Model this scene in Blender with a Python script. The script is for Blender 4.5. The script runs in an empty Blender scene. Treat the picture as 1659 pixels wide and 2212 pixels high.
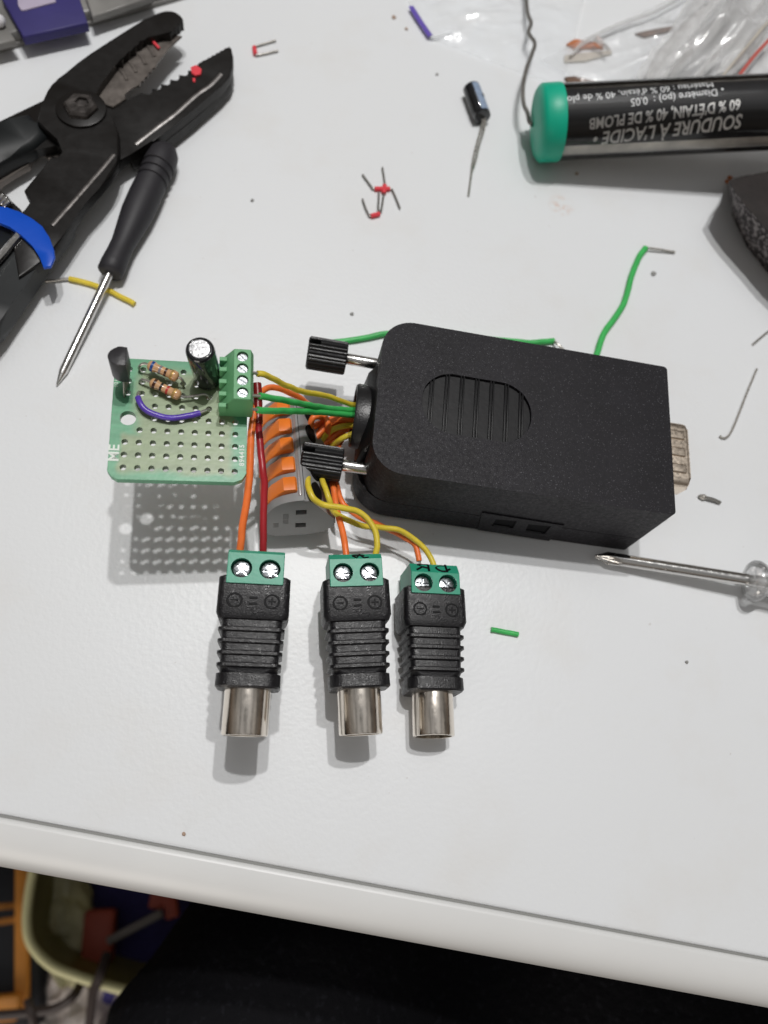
import bpy, bmesh, math, random
from math import pi, sin, cos, radians, sqrt, atan2
from mathutils import Vector, Matrix, noise
random.seed(7)
V = Vector
MM = 0.001
sc = bpy.context.scene
# ------------------------------------------------------------------ camera
# the desk top is z = 0, the world origin lies on it straight below the lens; all lengths in the code are millimetres
FPX, CX, CY, CAMH = 1726.0, 829.5, 1106.0, 164.0
_D = V((580 - CX, 1800 - CY, FPX)).normalized()          # straight down, in camera axes (x right, y down, z forward)
_UP = -_D
_X = (V((1, 0, 0)) - _UP * _UP.x).normalized()
_Y = _UP.cross(_X)
if _Y.y > 0: _Y = -_Y
cam_d = bpy.data.cameras.new('camera'); cam = bpy.data.objects.new('camera', cam_d)
sc.collection.objects.link(cam); sc.camera = cam
def c2w(v): return V((v.dot(_X), v.dot(_Y), v.dot(_UP)))
_r, _u, _b = c2w(V((1, 0, 0))), c2w(V((0, -1, 0))), c2w(V((0, 0, -1)))
m = Matrix((_r, _u, _b)).transposed().to_4x4(); m.translation = V((0, 0, CAMH * MM))
cam.matrix_world = m
cam_d.sensor_fit = 'VERTICAL'; cam_d.sensor_height = 36; cam_d.sensor_width = 27
cam_d.lens = 36 * FPX / 2212
cam_d.clip_start = 0.005; cam_d.clip_end = 50
cam_d.dof.use_dof = True; cam_d.dof.focus_distance = 0.155; cam_d.dof.aperture_fstop = cam_d.lens / 1.85
CAMP = V((0, 0, CAMH))
def ray(px, py): return c2w(V(((px - CX) / FPX, (py - CY) / FPX, 1)))
def W(px, py, z=0.0):
    d = ray(px, py); return CAMP + d * ((z - CAMH) / d.z)
# ------------------------------------------------------------------ world and lamps
sc.view_settings.view_transform = 'Standard'; sc.view_settings.look = 'None'
sc.view_settings.exposure = 0.0; sc.view_settings.gamma = 1.0; sc.view_settings.use_curve_mapping = False
w = bpy.data.worlds.new('World'); sc.world = w; w.use_nodes = True
nt = w.node_tree; nt.nodes.clear()
def wn(t, **k):
    n = nt.nodes.new(t)
    for a, b in k.items(): setattr(n, a, b)
    return n
tc = wn('ShaderNodeTexCoord'); sep = wn('ShaderNodeSeparateXYZ'); rmp = wn('ShaderNodeValToRGB'); bg = wn('ShaderNodeBackground'); out = wn('ShaderNodeOutputWorld')
nt.links.new(tc.outputs['Generated'], sep.inputs[0]); 
mr = wn('ShaderNodeMapRange'); mr.inputs[1].default_value = -1; mr.inputs[2].default_value = 1
nt.links.new(sep.outputs[2], mr.inputs[0]); nt.links.new(mr.outputs[0], rmp.inputs[0])
e = rmp.color_ramp.elements
e[0].position = 0.0; e[0].color = (.02, .018, .016, 1); e[1].position = 1.0; e[1].color = (.50, .50, .505, 1)
for p, c in ((.48, (.02, .017, .014, 1)), (.56, (.085, .062, .045, 1)), (.70, (.19, .165, .145, 1)), (.82, (.30, .285, .27, 1))):
    k = rmp.color_ramp.elements.new(p); k.color = c
nz = wn('ShaderNodeTexNoise'); nz.inputs['Scale'].default_value = 2.6; nz.inputs['Detail'].default_value = 2
nt.links.new(tc.outputs['Generated'], nz.inputs['Vector'])
m2 = wn('ShaderNodeMapRange'); m2.inputs[1].default_value = .38; m2.inputs[2].default_value = .62; m2.inputs[3].default_value = .45; m2.inputs[4].default_value = 1.5
nt.links.new(nz.outputs['Fac'], m2.inputs[0])
vm = wn('ShaderNodeVectorMath', operation='SCALE'); nt.links.new(rmp.outputs[0], vm.inputs[0]); nt.links.new(m2.outputs[0], vm.inputs['Scale'])
# soft bright world patch added round the bulbs' direction, to give metal its highlights
dp = wn('ShaderNodeVectorMath', operation='DOT_PRODUCT'); nrm = wn('ShaderNodeVectorMath', operation='NORMALIZE'); nt.links.new(tc.outputs['Generated'], nrm.inputs[0])
nt.links.new(nrm.outputs[0], dp.inputs[0]); dp.inputs[1].default_value = V((.04, .30, .95)).normalized()
gp = wn('ShaderNodeMapRange'); gp.interpolation_type = 'SMOOTHSTEP'; gp.inputs[1].default_value = .955; gp.inputs[2].default_value = .992; gp.inputs[4].default_value = 2.6; nt.links.new(dp.outputs['Value'], gp.inputs[0])
ad_ = wn('ShaderNodeVectorMath', operation='ADD'); cb_ = wn('ShaderNodeCombineXYZ')
for i in range(3): nt.links.new(gp.outputs[0], cb_.inputs[i])
nt.links.new(vm.outputs[0], ad_.inputs[0]); nt.links.new(cb_.outputs[0], ad_.inputs[1])
nt.links.new(ad_.outputs[0], bg.inputs[0]); bg.inputs[1].default_value = 0.60; nt.links.new(bg.outputs[0], out.inputs[0])
def lamp(name, x, y, z, watt, r, col=(1, .98, .96)):
    l = bpy.data.lights.new(name, 'POINT'); l.energy = watt; l.shadow_soft_size = r; l.color = col
    o = bpy.data.objects.new(name, l); sc.collection.objects.link(o); o.location = (x * MM, y * MM, z * MM); return o
lamp('ceiling_bulb', 122, 366, 1100, 17.4, 0.013)
lamp('ceiling_bulb', -12, 285, 1100, 15.2, 0.013)
la = bpy.data.lights.new('room_lamp', 'AREA'); la.energy = 3.2; la.size = .5; la.color = (1, .93, .85); lo_ = bpy.data.objects.new('room_lamp', la); sc.collection.objects.link(lo_)  # soft fill added below desk level to brighten the clutter
lo_.location = (-.35, -.80, -.03); lo_.rotation_euler = (V((-.35, -.80, -.03)) - V((-.05, -.02, -.3))).to_track_quat('Z', 'Y').to_euler()

# ------------------------------------------------------------------ helpers
COL = sc.collection
class Frame:
    def __init__(s, o, R=None):
        s.M = (R.to_4x4() if R else Matrix.Identity(4)); s.M.translation = V(o); s.I = s.M.inverted()
    def hit(s, px, py, h=0.0, axis=2):
        o = s.I @ CAMP; d = s.I.to_3x3() @ ray(px, py)
        return o + d * ((h - o[axis]) / d[axis])
    def loc(s, p): return s.I @ V(p)
WORLD = Frame((0, 0, 0))
def rotz(a): return Matrix.Rotation(a, 3, 'Z')
def setmat(o, M):
    M = M.copy(); M.translation = M.translation * MM; o.matrix_world = M
def thing(name, label, cat, frame=None, group=None, kind=None):
    o = bpy.data.objects.new(name, None); COL.objects.link(o); o.empty_display_size = .005
    setmat(o, (frame or WORLD).M)
    if label: o['label'] = label
    if cat: o['category'] = cat
    if group: o['group'] = group
    if kind: o['kind'] = kind
    return o
def part(name, bm, mat, parent, smooth=35, label=None):
    """link a bmesh (mm, in its thing's frame) as one mesh object"""
    for v in bm.verts: v.co *= MM
    bmesh.ops.recalc_face_normals(bm, faces=bm.faces)
    for f in bm.faces: f.smooth = smooth is not None
    if smooth is not None:
        a = radians(smooth)
        for ed in bm.edges:
            if len(ed.link_faces) != 2 or ed.calc_face_angle(0) > a: ed.smooth = False
    me = bpy.data.meshes.new(name); bm.to_mesh(me); bm.free()
    me.materials.append(mat) if not isinstance(mat, (list, tuple)) else [me.materials.append(x) for x in mat]
    o = bpy.data.objects.new(name, me); COL.objects.link(o)
    if parent: o.parent = parent
    if label: o['label'] = label
    return o
def solo(name, bm, mat, label, cat, base, group=None, kind=None, smooth=35):
    """a thing that is a single mesh, with its origin at base (verts in world mm)"""
    b = V(base)
    for v in bm.verts: v.co -= b
    o = part(name, bm, mat, None, smooth); o.location = b * MM
    if label: o['label'] = label
    if cat: o['category'] = cat
    if group: o['group'] = group
    if kind: o['kind'] = kind
    return o
def add(bm, other, M=None):
    vm = {}
    for v in other.verts: vm[v] = bm.verts.new((M @ v.co) if M else v.co)
    for f in other.faces:
        try:
            g = bm.faces.new([vm[v] for v in f.verts]); g.material_index = f.material_index
        except ValueError: pass
    other.free(); return bm
def box(x0, x1, y0, y1, z0, z1, bev=0.0, seg=2, bm=None, M=None):
    b = bmesh.new(); bmesh.ops.create_cube(b, size=1)
    for v in b.verts: v.co = V(((x0 + x1) / 2 + v.co.x * (x1 - x0), (y0 + y1) / 2 + v.co.y * (y1 - y0), (z0 + z1) / 2 + v.co.z * (z1 - z0)))
    if bev: bmesh.ops.bevel(b, geom=b.edges[:], offset=bev, segments=seg, affect='EDGES', profile=.5)
    if bm is None and M is None: return b
    return add(bm if bm else bmesh.new(), b, M)
def prism(pts, z0, z1, bev=0.0, seg=2, bevbot=False):
    """extrude a plan outline (list of 2-D points) from z0 to z1; bevel the rims"""
    b = bmesh.new()
    ar = sum(pts[i][0] * pts[(i + 1) % len(pts)][1] - pts[(i + 1) % len(pts)][0] * pts[i][1] for i in range(len(pts)))
    if ar < 0: pts = pts[::-1]
    lo = [b.verts.new((p[0], p[1], z0)) for p in pts]; hi = [b.verts.new((p[0], p[1], z1)) for p in pts]
    n = len(pts)
    for i in range(n): b.faces.new((lo[i], lo[(i + 1) % n], hi[(i + 1) % n], hi[i]))
    t = b.faces.new(hi); bo = b.faces.new(lo[::-1])
    if bev:
        ed = list(t.edges) + (list(bo.edges) if bevbot else [])
        bmesh.ops.bevel(b, geom=ed, offset=bev, segments=seg, affect='EDGES', profile=.5)
    bmesh.ops.triangulate(b, faces=[f for f in b.faces if len(f.verts) > 8])
    return b
def prismX(prof, x0, x1, bev=0.0, seg=2, both=True):
    """profile in (y, z) extruded along x"""
    b = prism(prof, x0, x1, bev, seg, both)
    for v in b.verts: v.co = V((v.co.z, v.co.x, v.co.y))
    return b
def prismY(prof, y0, y1, bev=0.0, seg=2, both=True):
    """profile in (x, z) extruded along y"""
    b = prism(prof, y0, y1, bev, seg, both)
    for v in b.verts: v.co = V((v.co.x, v.co.z, v.co.y))
    return b
def rrect(x0, x1, y0, y1, r, n=6):
    if not isinstance(r, (tuple, list)): r = (r,) * 4   # order: x0y0, x1y0, x1y1, x0y1
    o = []
    for (cx, cy, a0, rr) in ((x0 + r[0], y0 + r[0], pi, r[0]), (x1 - r[1], y0 + r[1], 1.5 * pi, r[1]), (x1 - r[2], y1 - r[2], 0, r[2]), (x0 + r[3], y1 - r[3], .5 * pi, r[3])):
        for i in range(n + 1):
            a = a0 + i / n * pi / 2; o.append((cx + rr * cos(a), cy + rr * sin(a)))
    return o
def axisM(p, q):
    p, q = V(p), V(q); z = (q - p).normalized()
    M = z.to_track_quat('Z', 'Y').to_matrix().to_4x4(); M.translation = p; return M
def lathe(prof, p, q, n=32, bm=None, capA=True, capB=True):
    """profile list of (t, r): t in mm from p towards q"""
    M = axisM(p, q); b = bmesh.new(); rings = []
    for t, r in prof:
        rings.append([b.verts.new((max(r, 1e-4) * cos(2 * pi * i / n), max(r, 1e-4) * sin(2 * pi * i / n), t)) for i in range(n)])
    for a, c in zip(rings[:-1], rings[1:]):
        for i in range(n): b.faces.new((a[i], a[(i + 1) % n], c[(i + 1) % n], c[i]))
    if capA: b.faces.new(rings[0][::-1])
    if capB: b.faces.new(rings[-1])
    return add(bm if bm else bmesh.new(), b, M)
def cyl(p, q, r, n=24, bev=0.0, bm=None):
    L = (V(q) - V(p)).length
    pr = [(0, r), (L, r)] if not bev else [(0, r - bev), (bev * .35, r - bev * .3), (bev, r), (L - bev, r), (L - bev * .35, r - bev * .3), (L, r - bev)]
    return lathe(pr, p, q, n, bm)
def smoothpath(P, k=8):
    P = [V(p) for p in P]
    if len(P) < 3: return P
    o = []
    for i in range(len(P) - 1):
        a = P[i - 1] if i else P[0] * 2 - P[1]; b, c = P[i], P[i + 1]; d = P[i + 2] if i + 2 < len(P) else P[-1] * 2 - P[-2]
        for j in range(k):
            t = j / k
            o.append(.5 * ((2 * b) + (c - a) * t + (2 * a - 5 * b + 4 * c - d) * t * t + (3 * b - a - 3 * c + d) * t ** 3))
    o.append(P[-1]); return o
def tube(P, r, n=10, k=8, bm=None, flat=1.0, wob=0.0):
    """round tube along a Catmull-Rom path"""
    Q = smoothpath(P, k); b = bmesh.new(); rings = []; up = V((0, 0, 1)); prev = None
    if wob:
        Q = [q + V((noise.noise(q * .35), noise.noise(q * .35 + V((9, 3, 1))), noise.noise(q * .35 + V((4, 7, 5))))) * wob for q in Q]
    for i, q in enumerate(Q):
        t = (Q[min(i + 1, len(Q) - 1)] - Q[max(i - 1, 0)]).normalized()
        if prev is None:
            s = t.cross(up); s = s if s.length > .1 else t.cross(V((1, 0, 0))); s.normalize()
        else: s = (prev - t * prev.dot(t)).normalized()
        prev = s; u = t.cross(s); rr = r[min(i, len(r) - 1)] if isinstance(r, (list, tuple)) else r
        rings.append([b.verts.new(q + (s * cos(2 * pi * j / n) + u * sin(2 * pi * j / n) * flat) * rr) for j in range(n)])
    for a, c in zip(rings[:-1], rings[1:]):
        for j in range(n): b.faces.new((a[j], a[(j + 1) % n], c[(j + 1) % n], c[j]))
    b.faces.new(rings[0][::-1]); b.faces.new(rings[-1])
    return add(bm if bm else bmesh.new(), b)
def cut(bm, cutter):
    """boolean difference, returns a new bmesh (mm)"""
    obs = []
    for b in (bm, cutter):
        bmesh.ops.recalc_face_normals(b, faces=b.faces)
        me = bpy.data.meshes.new('tmp'); b.to_mesh(me); b.free(); o = bpy.data.objects.new('tmp', me); COL.objects.link(o); obs.append(o)
    md = obs[0].modifiers.new('b', 'BOOLEAN'); md.operation = 'DIFFERENCE'; md.object = obs[1]; md.solver = 'EXACT'
    dg = bpy.context.evaluated_depsgraph_get(); r = bmesh.new(); r.from_mesh(obs[0].evaluated_get(dg).data)
    for o in obs:
        me = o.data; bpy.data.objects.remove(o); bpy.data.meshes.remove(me)
    return r
def text(s, size, M, bold=0.0, ext=0.04, space=1.0, sx=1.0, align='CENTER'):
    cu = bpy.data.curves.new('t', 'FONT'); cu.body = s; cu.size = size; cu.align_x = align; cu.align_y = 'CENTER'
    cu.extrude = ext; cu.offset = bold; cu.space_character = space; cu.resolution_u = 3
    o = bpy.data.objects.new('t', cu); COL.objects.link(o)
    dg = bpy.context.evaluated_depsgraph_get(); me = o.evaluated_get(dg).to_mesh(); b = bmesh.new(); b.from_mesh(me)
    o.evaluated_get(dg).to_mesh_clear(); bpy.data.objects.remove(o); bpy.data.curves.remove(cu)
    for v in b.verts: v.co.x *= sx
    bmesh.ops.remove_doubles(b, verts=b.verts, dist=1e-4)
    if M is not None: b.transform(M)
    return b
# ------------------------------------------------------------------ materials
def srgb(r, g, b, k=1.0):
    f = lambda c: ((c / 255) / 12.92 if c / 255 <= .04045 else ((c / 255 + .055) / 1.055) ** 2.4) * k
    return (f(r), f(g), f(b), 1)
def setin(n, **kw):
    for k, v in kw.items():
        k = k.replace('_', ' ')
        if k in n.inputs: n.inputs[k].default_value = v
def mat(name, col, rough=.45, metal=0.0, bump=None, var=None, rvar=None, coat=0.0, spec=.5, trans=0.0, ior=1.45, sss=0.0, emis=None, speck=None):
    """col linear rgba. bump=(scale per mm, height mm[, detail]); var=(scale per mm, amount); speck=(scale, colour, threshold)"""
    M = bpy.data.materials.new(name); M.use_nodes = True; t = M.node_tree; p = t.nodes['Principled BSDF']; L = t.links.new
    setin(p, Base_Color=col, Roughness=rough, Metallic=metal, Coat_Weight=coat, Coat_Roughness=.08, Specular_IOR_Level=spec, Transmission_Weight=trans, IOR=ior)
    if sss: setin(p, Subsurface_Weight=sss, Subsurface_Scale=.0012)
    co = t.nodes.new('ShaderNodeTexCoord').outputs['Object']
    def noi(scale, detail=3, rough_=.55):
        n = t.nodes.new('ShaderNodeTexNoise'); n.inputs['Scale'].default_value = scale * 1000; n.inputs['Detail'].default_value = detail; n.inputs['Roughness'].default_value = rough_
        L(co, n.inputs['Vector']); return n.outputs['Fac']
    def mrange(src, a, b, c, d):
        q = t.nodes.new('ShaderNodeMapRange'); q.inputs[1].default_value = a; q.inputs[2].default_value = b; q.inputs[3].default_value = c; q.inputs[4].default_value = d
        L(src, q.inputs[0]); return q.outputs[0]
    src = None
    if var:
        f = mrange(noi(var[0], 4), .3, .7, 1 - var[1], 1 + var[1]); q = t.nodes.new('ShaderNodeVectorMath'); q.operation = 'SCALE'
        q.inputs[0].default_value = col[:3]; L(f, q.inputs['Scale']); src = q.outputs[0]
    if speck:
        mx = t.nodes.new('ShaderNodeMix'); mx.data_type = 'RGBA'; mx.inputs['A'].default_value = col; mx.inputs['B'].default_value = speck[1]
        if src: L(src, mx.inputs['A'])
        L(mrange(noi(speck[0], 2), speck[2], speck[2] + .05, 0, 1), mx.inputs['Factor']); src = mx.outputs['Result']
    if src: L(src, p.inputs['Base Color'])
    if rvar: L(mrange(noi(rvar[0], 3), .3, .7, max(0, rough - rvar[1]), rough + rvar[1]), p.inputs['Roughness'])
    if bump:
        bp = t.nodes.new('ShaderNodeBump'); bp.inputs['Distance'].default_value = bump[1] * MM; bp.inputs['Strength'].default_value = 1
        L(noi(bump[0], bump[2] if len(bump) > 2 else 2), bp.inputs['Height']); L(bp.outputs[0], p.inputs['Normal'])
    if emis: setin(p, Emission_Color=emis, Emission_Strength=1)
    return M
def clearmat(name, tint=(1, 1, 1, 1), gloss=.12, rough=.08, haze=.06, hazecol=(.8, .8, .8, 1), bump=None, fres=1.5):
    M = bpy.data.materials.new(name); M.use_nodes = True; t = M.node_tree; L = t.links.new; t.nodes.clear()
    o = t.nodes.new('ShaderNodeOutputMaterial'); tr = t.nodes.new('ShaderNodeBsdfTransparent'); tr.inputs[0].default_value = tint
    gl = t.nodes.new('ShaderNodeBsdfGlossy'); gl.inputs['Roughness'].default_value = rough; gl.inputs[0].default_value = (1, 1, 1, 1)
    df = t.nodes.new('ShaderNodeBsdfDiffuse'); df.inputs[0].default_value = hazecol
    lw = t.nodes.new('ShaderNodeFresnel'); lw.inputs[0].default_value = fres
    a = t.nodes.new('ShaderNodeMixShader'); a.inputs[0].default_value = haze; L(tr.outputs[0], a.inputs[1]); L(df.outputs[0], a.inputs[2])
    s = t.nodes.new('ShaderNodeMath'); s.operation = 'MULTIPLY_ADD'; s.inputs[1].default_value = 1.0; s.inputs[2].default_value = gloss; s.use_clamp = True; L(lw.outputs[0], s.inputs[0])
    b = t.nodes.new('ShaderNodeMixShader'); L(s.outputs[0], b.inputs[0]); L(a.outputs[0], b.inputs[1]); L(gl.outputs[0], b.inputs[2]); L(b.outputs[0], o.inputs[0])
    if bump:
        co = t.nodes.new('ShaderNodeTexCoord').outputs['Object']; n = t.nodes.new('ShaderNodeTexNoise'); n.inputs['Scale'].default_value = bump[0] * 1000; n.inputs['Detail'].default_value = 3
        L(co, n.inputs['Vector']); bp = t.nodes.new('ShaderNodeBump'); bp.inputs['Distance'].default_value = bump[1] * MM; L(n.outputs['Fac'], bp.inputs['Height'])
        L(bp.outputs[0], gl.inputs['Normal']); L(bp.outputs[0], lw.inputs['Normal'])
    return M
K = {}
K['black_abs'] = mat('black_textured_plastic', (.0120, .0112, .0142, 1), .52, bump=(4.2, .045, 2), spec=.26, rvar=(1.2, .10), var=(.09, .22), speck=(3.6, (.085, .085, .095, 1), .645))  # pale specks paint glints onto the grain
K['black_smooth'] = mat('black_smooth_plastic', (.007, .007, .008, 1), .42, bump=(.6, .03), spec=.28)
K['black_knurl'] = mat('black_moulded_plastic', (.010, .010, .011, 1), .34, bump=(3.0, .06, 3), spec=.6)
K['black_rca'] = mat('black_grained_plastic', (.009, .0085, .010, 1), .38, bump=(3.4, .085, 2), spec=.5, rvar=(1.2, .14), speck=(2.6, (.09, .09, .10, 1), .66))  # pale specks paint the sparkle of the grained faces
K['mark'] = mat('black_raised_marking', (.006, .006, .007, 1), .6, spec=.25)
K['green_pcb_block'] = mat('green_block_plastic', (.135, .375, .175, 1), .42, var=(.5, .06), spec=.4, bump=(1.5, .015))
K['green_rca'] = mat('teal_green_plastic', (.028, .30, .185, 1), .38, var=(.4, .07), spec=.45, bump=(1.2, .02))
K['steel'] = mat('bright_steel', (.72, .71, .69, 1), .2, 1.0, rvar=(1.2, .08), bump=(.9, .02))
K['screw'] = mat('zinc_screw', (.42, .44, .46, 1), .26, 1.0, rvar=(2.5, .1), bump=(1.4, .04))
K['chrome'] = mat('nickel_plating', (.88, .81, .72, 1), .18, 1.0, rvar=(.8, .05), bump=(.35, .04))
K['dshell'] = mat('tin_plated_shell', (.88, .76, .63, 1), .33, 1.0, rvar=(1.5, .08), bump=(1.0, .012))
K['lead'] = mat('tinned_lead', (.50, .48, .44, 1), .32, .75, rvar=(1.0, .1))
K['dull_lead'] = mat('dull_clipped_lead', (.30, .29, .27, 1), .42, .85, rvar=(1.0, .1))
K['orange'] = mat('orange_wire_insulation', (.88, .19, .04, 1), .36, var=(.35, .10), bump=(.9, .05), sss=.05)
K['yellow'] = mat('yellow_wire_insulation', (.72, .56, .05, 1), .36, var=(.35, .10), bump=(.9, .05), sss=.05)
K['green'] = mat('green_wire_insulation', (.055, .46, .11, 1), .36, var=(.35, .10), bump=(.9, .05), sss=.05)
K['red'] = mat('red_wire_insulation', (.36, .018, .025, 1), .34, var=(.35, .10), bump=(.9, .05))
K['darkred'] = mat('dark_red_sleeve', (.20, .010, .012, 1), .32, bump=(.8, .04))
K['violet'] = mat('violet_wire_insulation', (.105, .055, .42, 1), .3, var=(.5, .12), bump=(.9, .04))
K['grey_abs'] = mat('light_grey_housing', (.26, .26, .262, 1), .5, var=(.15, .05), bump=(1.4, .02), sss=.04)
K['lever'] = mat('orange_lever_plastic', (.82, .20, .02, 1), .36, var=(.3, .06), bump=(.7, .02))
K['dark_hole'] = mat('dark_port', (.008, .007, .007, 1), .8, spec=.1)  # near-black, also painting the shade inside openings
K['sleeve'] = mat('glossy_black_sleeve', (.008, .009, .011, 1), .10, spec=.7, bump=(.45, .05), coat=.4)
K['stripe'] = mat('grey_blue_stripe', (.26, .33, .45, 1), .22, var=(1.0, .15))
K['alu'] = mat('aluminium_can_top', (.62, .62, .63, 1), .3, 1.0, bump=(2.0, .05), rvar=(2, .12))
K['resbody'] = mat('tan_resistor_coating', (.56, .33, .17, 1), .27, var=(1.2, .10), coat=.35, bump=(1.2, .03))
K['rb_brown'] = mat('brown_band', (.055, .018, .008, 1), .3); K['rb_black'] = mat('black_band', (.012, .009, .008, 1), .3)
K['rb_red'] = mat('red_band', (.45, .035, .025, 1), .3); K['rb_gold'] = mat('gold_band', (.62, .40, .14, 1), .3, .6)
K['rb_blue'] = mat('blue_band', (.01, .06, .24, 1), .3); K['rb_grey'] = mat('grey_band', (.20, .19, .21, 1), .3)
K['ic'] = mat('transistor_epoxy', (.022, .021, .024, 1), .42, bump=(1.6, .04))
K['legend'] = mat('white_board_legend', (.72, .78, .72, 1), .5)
K['ink'] = mat('black_marker_ink', (.004, .004, .005, 1), .6, spec=.12)
K['redink'] = mat('coral_red_plastic_scrap', (.75, .06, .08, 1), .4)
K['tool_black'] = mat('black_oxide_steel', (.008, .007, .0065, 1), .40, .1, bump=(.8, .02), rvar=(.4, .06), spec=.4)
K['tool_grey'] = mat('worn_grey_steel', (.17, .15, .135, 1), .42, .6, var=(.25, .15), rvar=(.5, .1))
K['tool_edge'] = mat('bare_bevelled_steel', (.42, .40, .39, 1), .34, .9, var=(.6, .35))
K['grip'] = mat('black_dipped_handle', (.009, .011, .012, 1), .5, bump=(.2, .05), var=(.06, .2))
K['blueband'] = mat('blue_locking_strap', (.003, .075, .52, 1), .36, bump=(.3, .04))
K['rubber'] = mat('charcoal_rubber_handle', (.022, .021, .025, 1), .55, bump=(.8, .03))
K['teal_cap'] = mat('teal_tube_cap', (.003, .40, .25, 1), .42, var=(.1, .06), bump=(.25, .04), sss=.05)
K['label_black'] = mat('black_tube_label', (.0055, .006, .008, 1), .45, var=(.2, .2), spec=.2)
K['label_text'] = mat('grey_label_lettering', (.88, .88, .88, 1), .5)
K['label_text2'] = mat('white_label_lettering', (.8, .82, .84, 1), .5)
K['foam'] = mat('dark_grey_foam', (.030, .025, .026, 1), .8, bump=(.9, .55, 4), speck=(.8, (.22, .20, .20, 1), .50))
K['foam_top'] = mat('dark_brown_worn_top', (.014, .010, .009, 1), .7, bump=(.25, .3, 4), var=(.3, .4))
K['copper'] = mat('orange_brown_strip', (.50, .16, .045, 1), .5, var=(.3, .3)); K['tape'] = mat('pale_tape', (.48, .44, .38, 1), .5, var=(.2, .1))
K['brown'] = mat('dark_brown_strip', (.13, .075, .05, 1), .6, var=(.3, .3))
K['case_clear'] = mat('cloudy_grey_case', (.19, .185, .175, 1), .3, var=(.05, .35), bump=(.12, .5), spec=.5)
K['case_blue'] = mat('indigo_case_insert', (.030, .024, .135, 1), .5, var=(.08, .12))
K['case_tag'] = mat('pale_lilac_tag', (.42, .37, .47, 1), .5, var=(.1, .08))
K['zipblue'] = mat('violet_zip_line', (.13, .085, .42, 1), .4); K['zipred'] = mat('red_zip_line', (.50, .10, .08, 1), .4)
K['film'] = clearmat('clear_bag_film', (.99, .99, .99, 1), .03, .16, .15, (.86, .87, .88, 1), bump=(.09, 1.6), fres=1.35)
K['film_shiny'] = clearmat('glossy_bag_film', (.99, .99, .99, 1), .10, .22, .40, (.92, .92, .92, 1), bump=(.06, 2.5), fres=1.33)
K['tube_clear'] = clearmat('clear_tube_plastic', (.99, .985, .975, 1), .005, .05, .008, (.7, .68, .65, 1), fres=1.45, bump=(.05, .15))
K['clear_tool'] = clearmat('clear_handle_plastic', (.97, .97, .97, 1), .10, .08, .28, (.80, .81, .82, 1), fres=1.5, bump=(.15, .25))
K['crumb'] = mat('brown_crumb', (.40, .29, .22, 1), .7); K['crumb_grey'] = mat('grey_crumb', (.27, .27, .26, 1), .6)
K['trouser'] = mat('black_trouser_cloth', (.0065, .0065, .008, 1), .9, bump=(.35, .8, 4), spec=.12, speck=(.5, (.012, .012, .015, 1), .6))
K['floor'] = mat('dark_worn_carpet', (.055, .045, .042, 1), .9, var=(.02, .6), bump=(.05, 4))
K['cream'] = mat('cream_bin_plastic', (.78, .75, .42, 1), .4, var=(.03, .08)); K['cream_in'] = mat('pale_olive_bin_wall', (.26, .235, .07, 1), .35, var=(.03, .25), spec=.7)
K['frame_or'] = mat('orange_brown_frame', (.62, .25, .04, 1), .5, var=(.03, .3)); K['navy'] = mat('navy_cloth', (.07, .062, .24, 1), .9, bump=(.03, 6))
K['redthing'] = mat('dull_red_plastic', (.52, .10, .06, 1), .5, var=(.03, .2)); K['greyrod'] = mat('grey_metal_rod', (.26, .23, .21, 1), .5)
K['crumple'] = mat('crumpled_pale_plastic', (.50, .46, .44, 1), .4, var=(.03, .6), bump=(.03, 12, 4)); K['whitebox'] = mat('pale_carton', (.50, .47, .56, 1), .6, var=(.02, .15))
K['cable'] = mat('dark_cable', (.045, .032, .03, 1), .5); K['creambag'] = mat('cream_crumpled_bag', (.85, .82, .52, 1), .3, bump=(.02, 10, 4), var=(.03, .35))
K['darkbox'] = mat('black_box_plastic', (.012, .014, .02, 1), .5)
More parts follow.
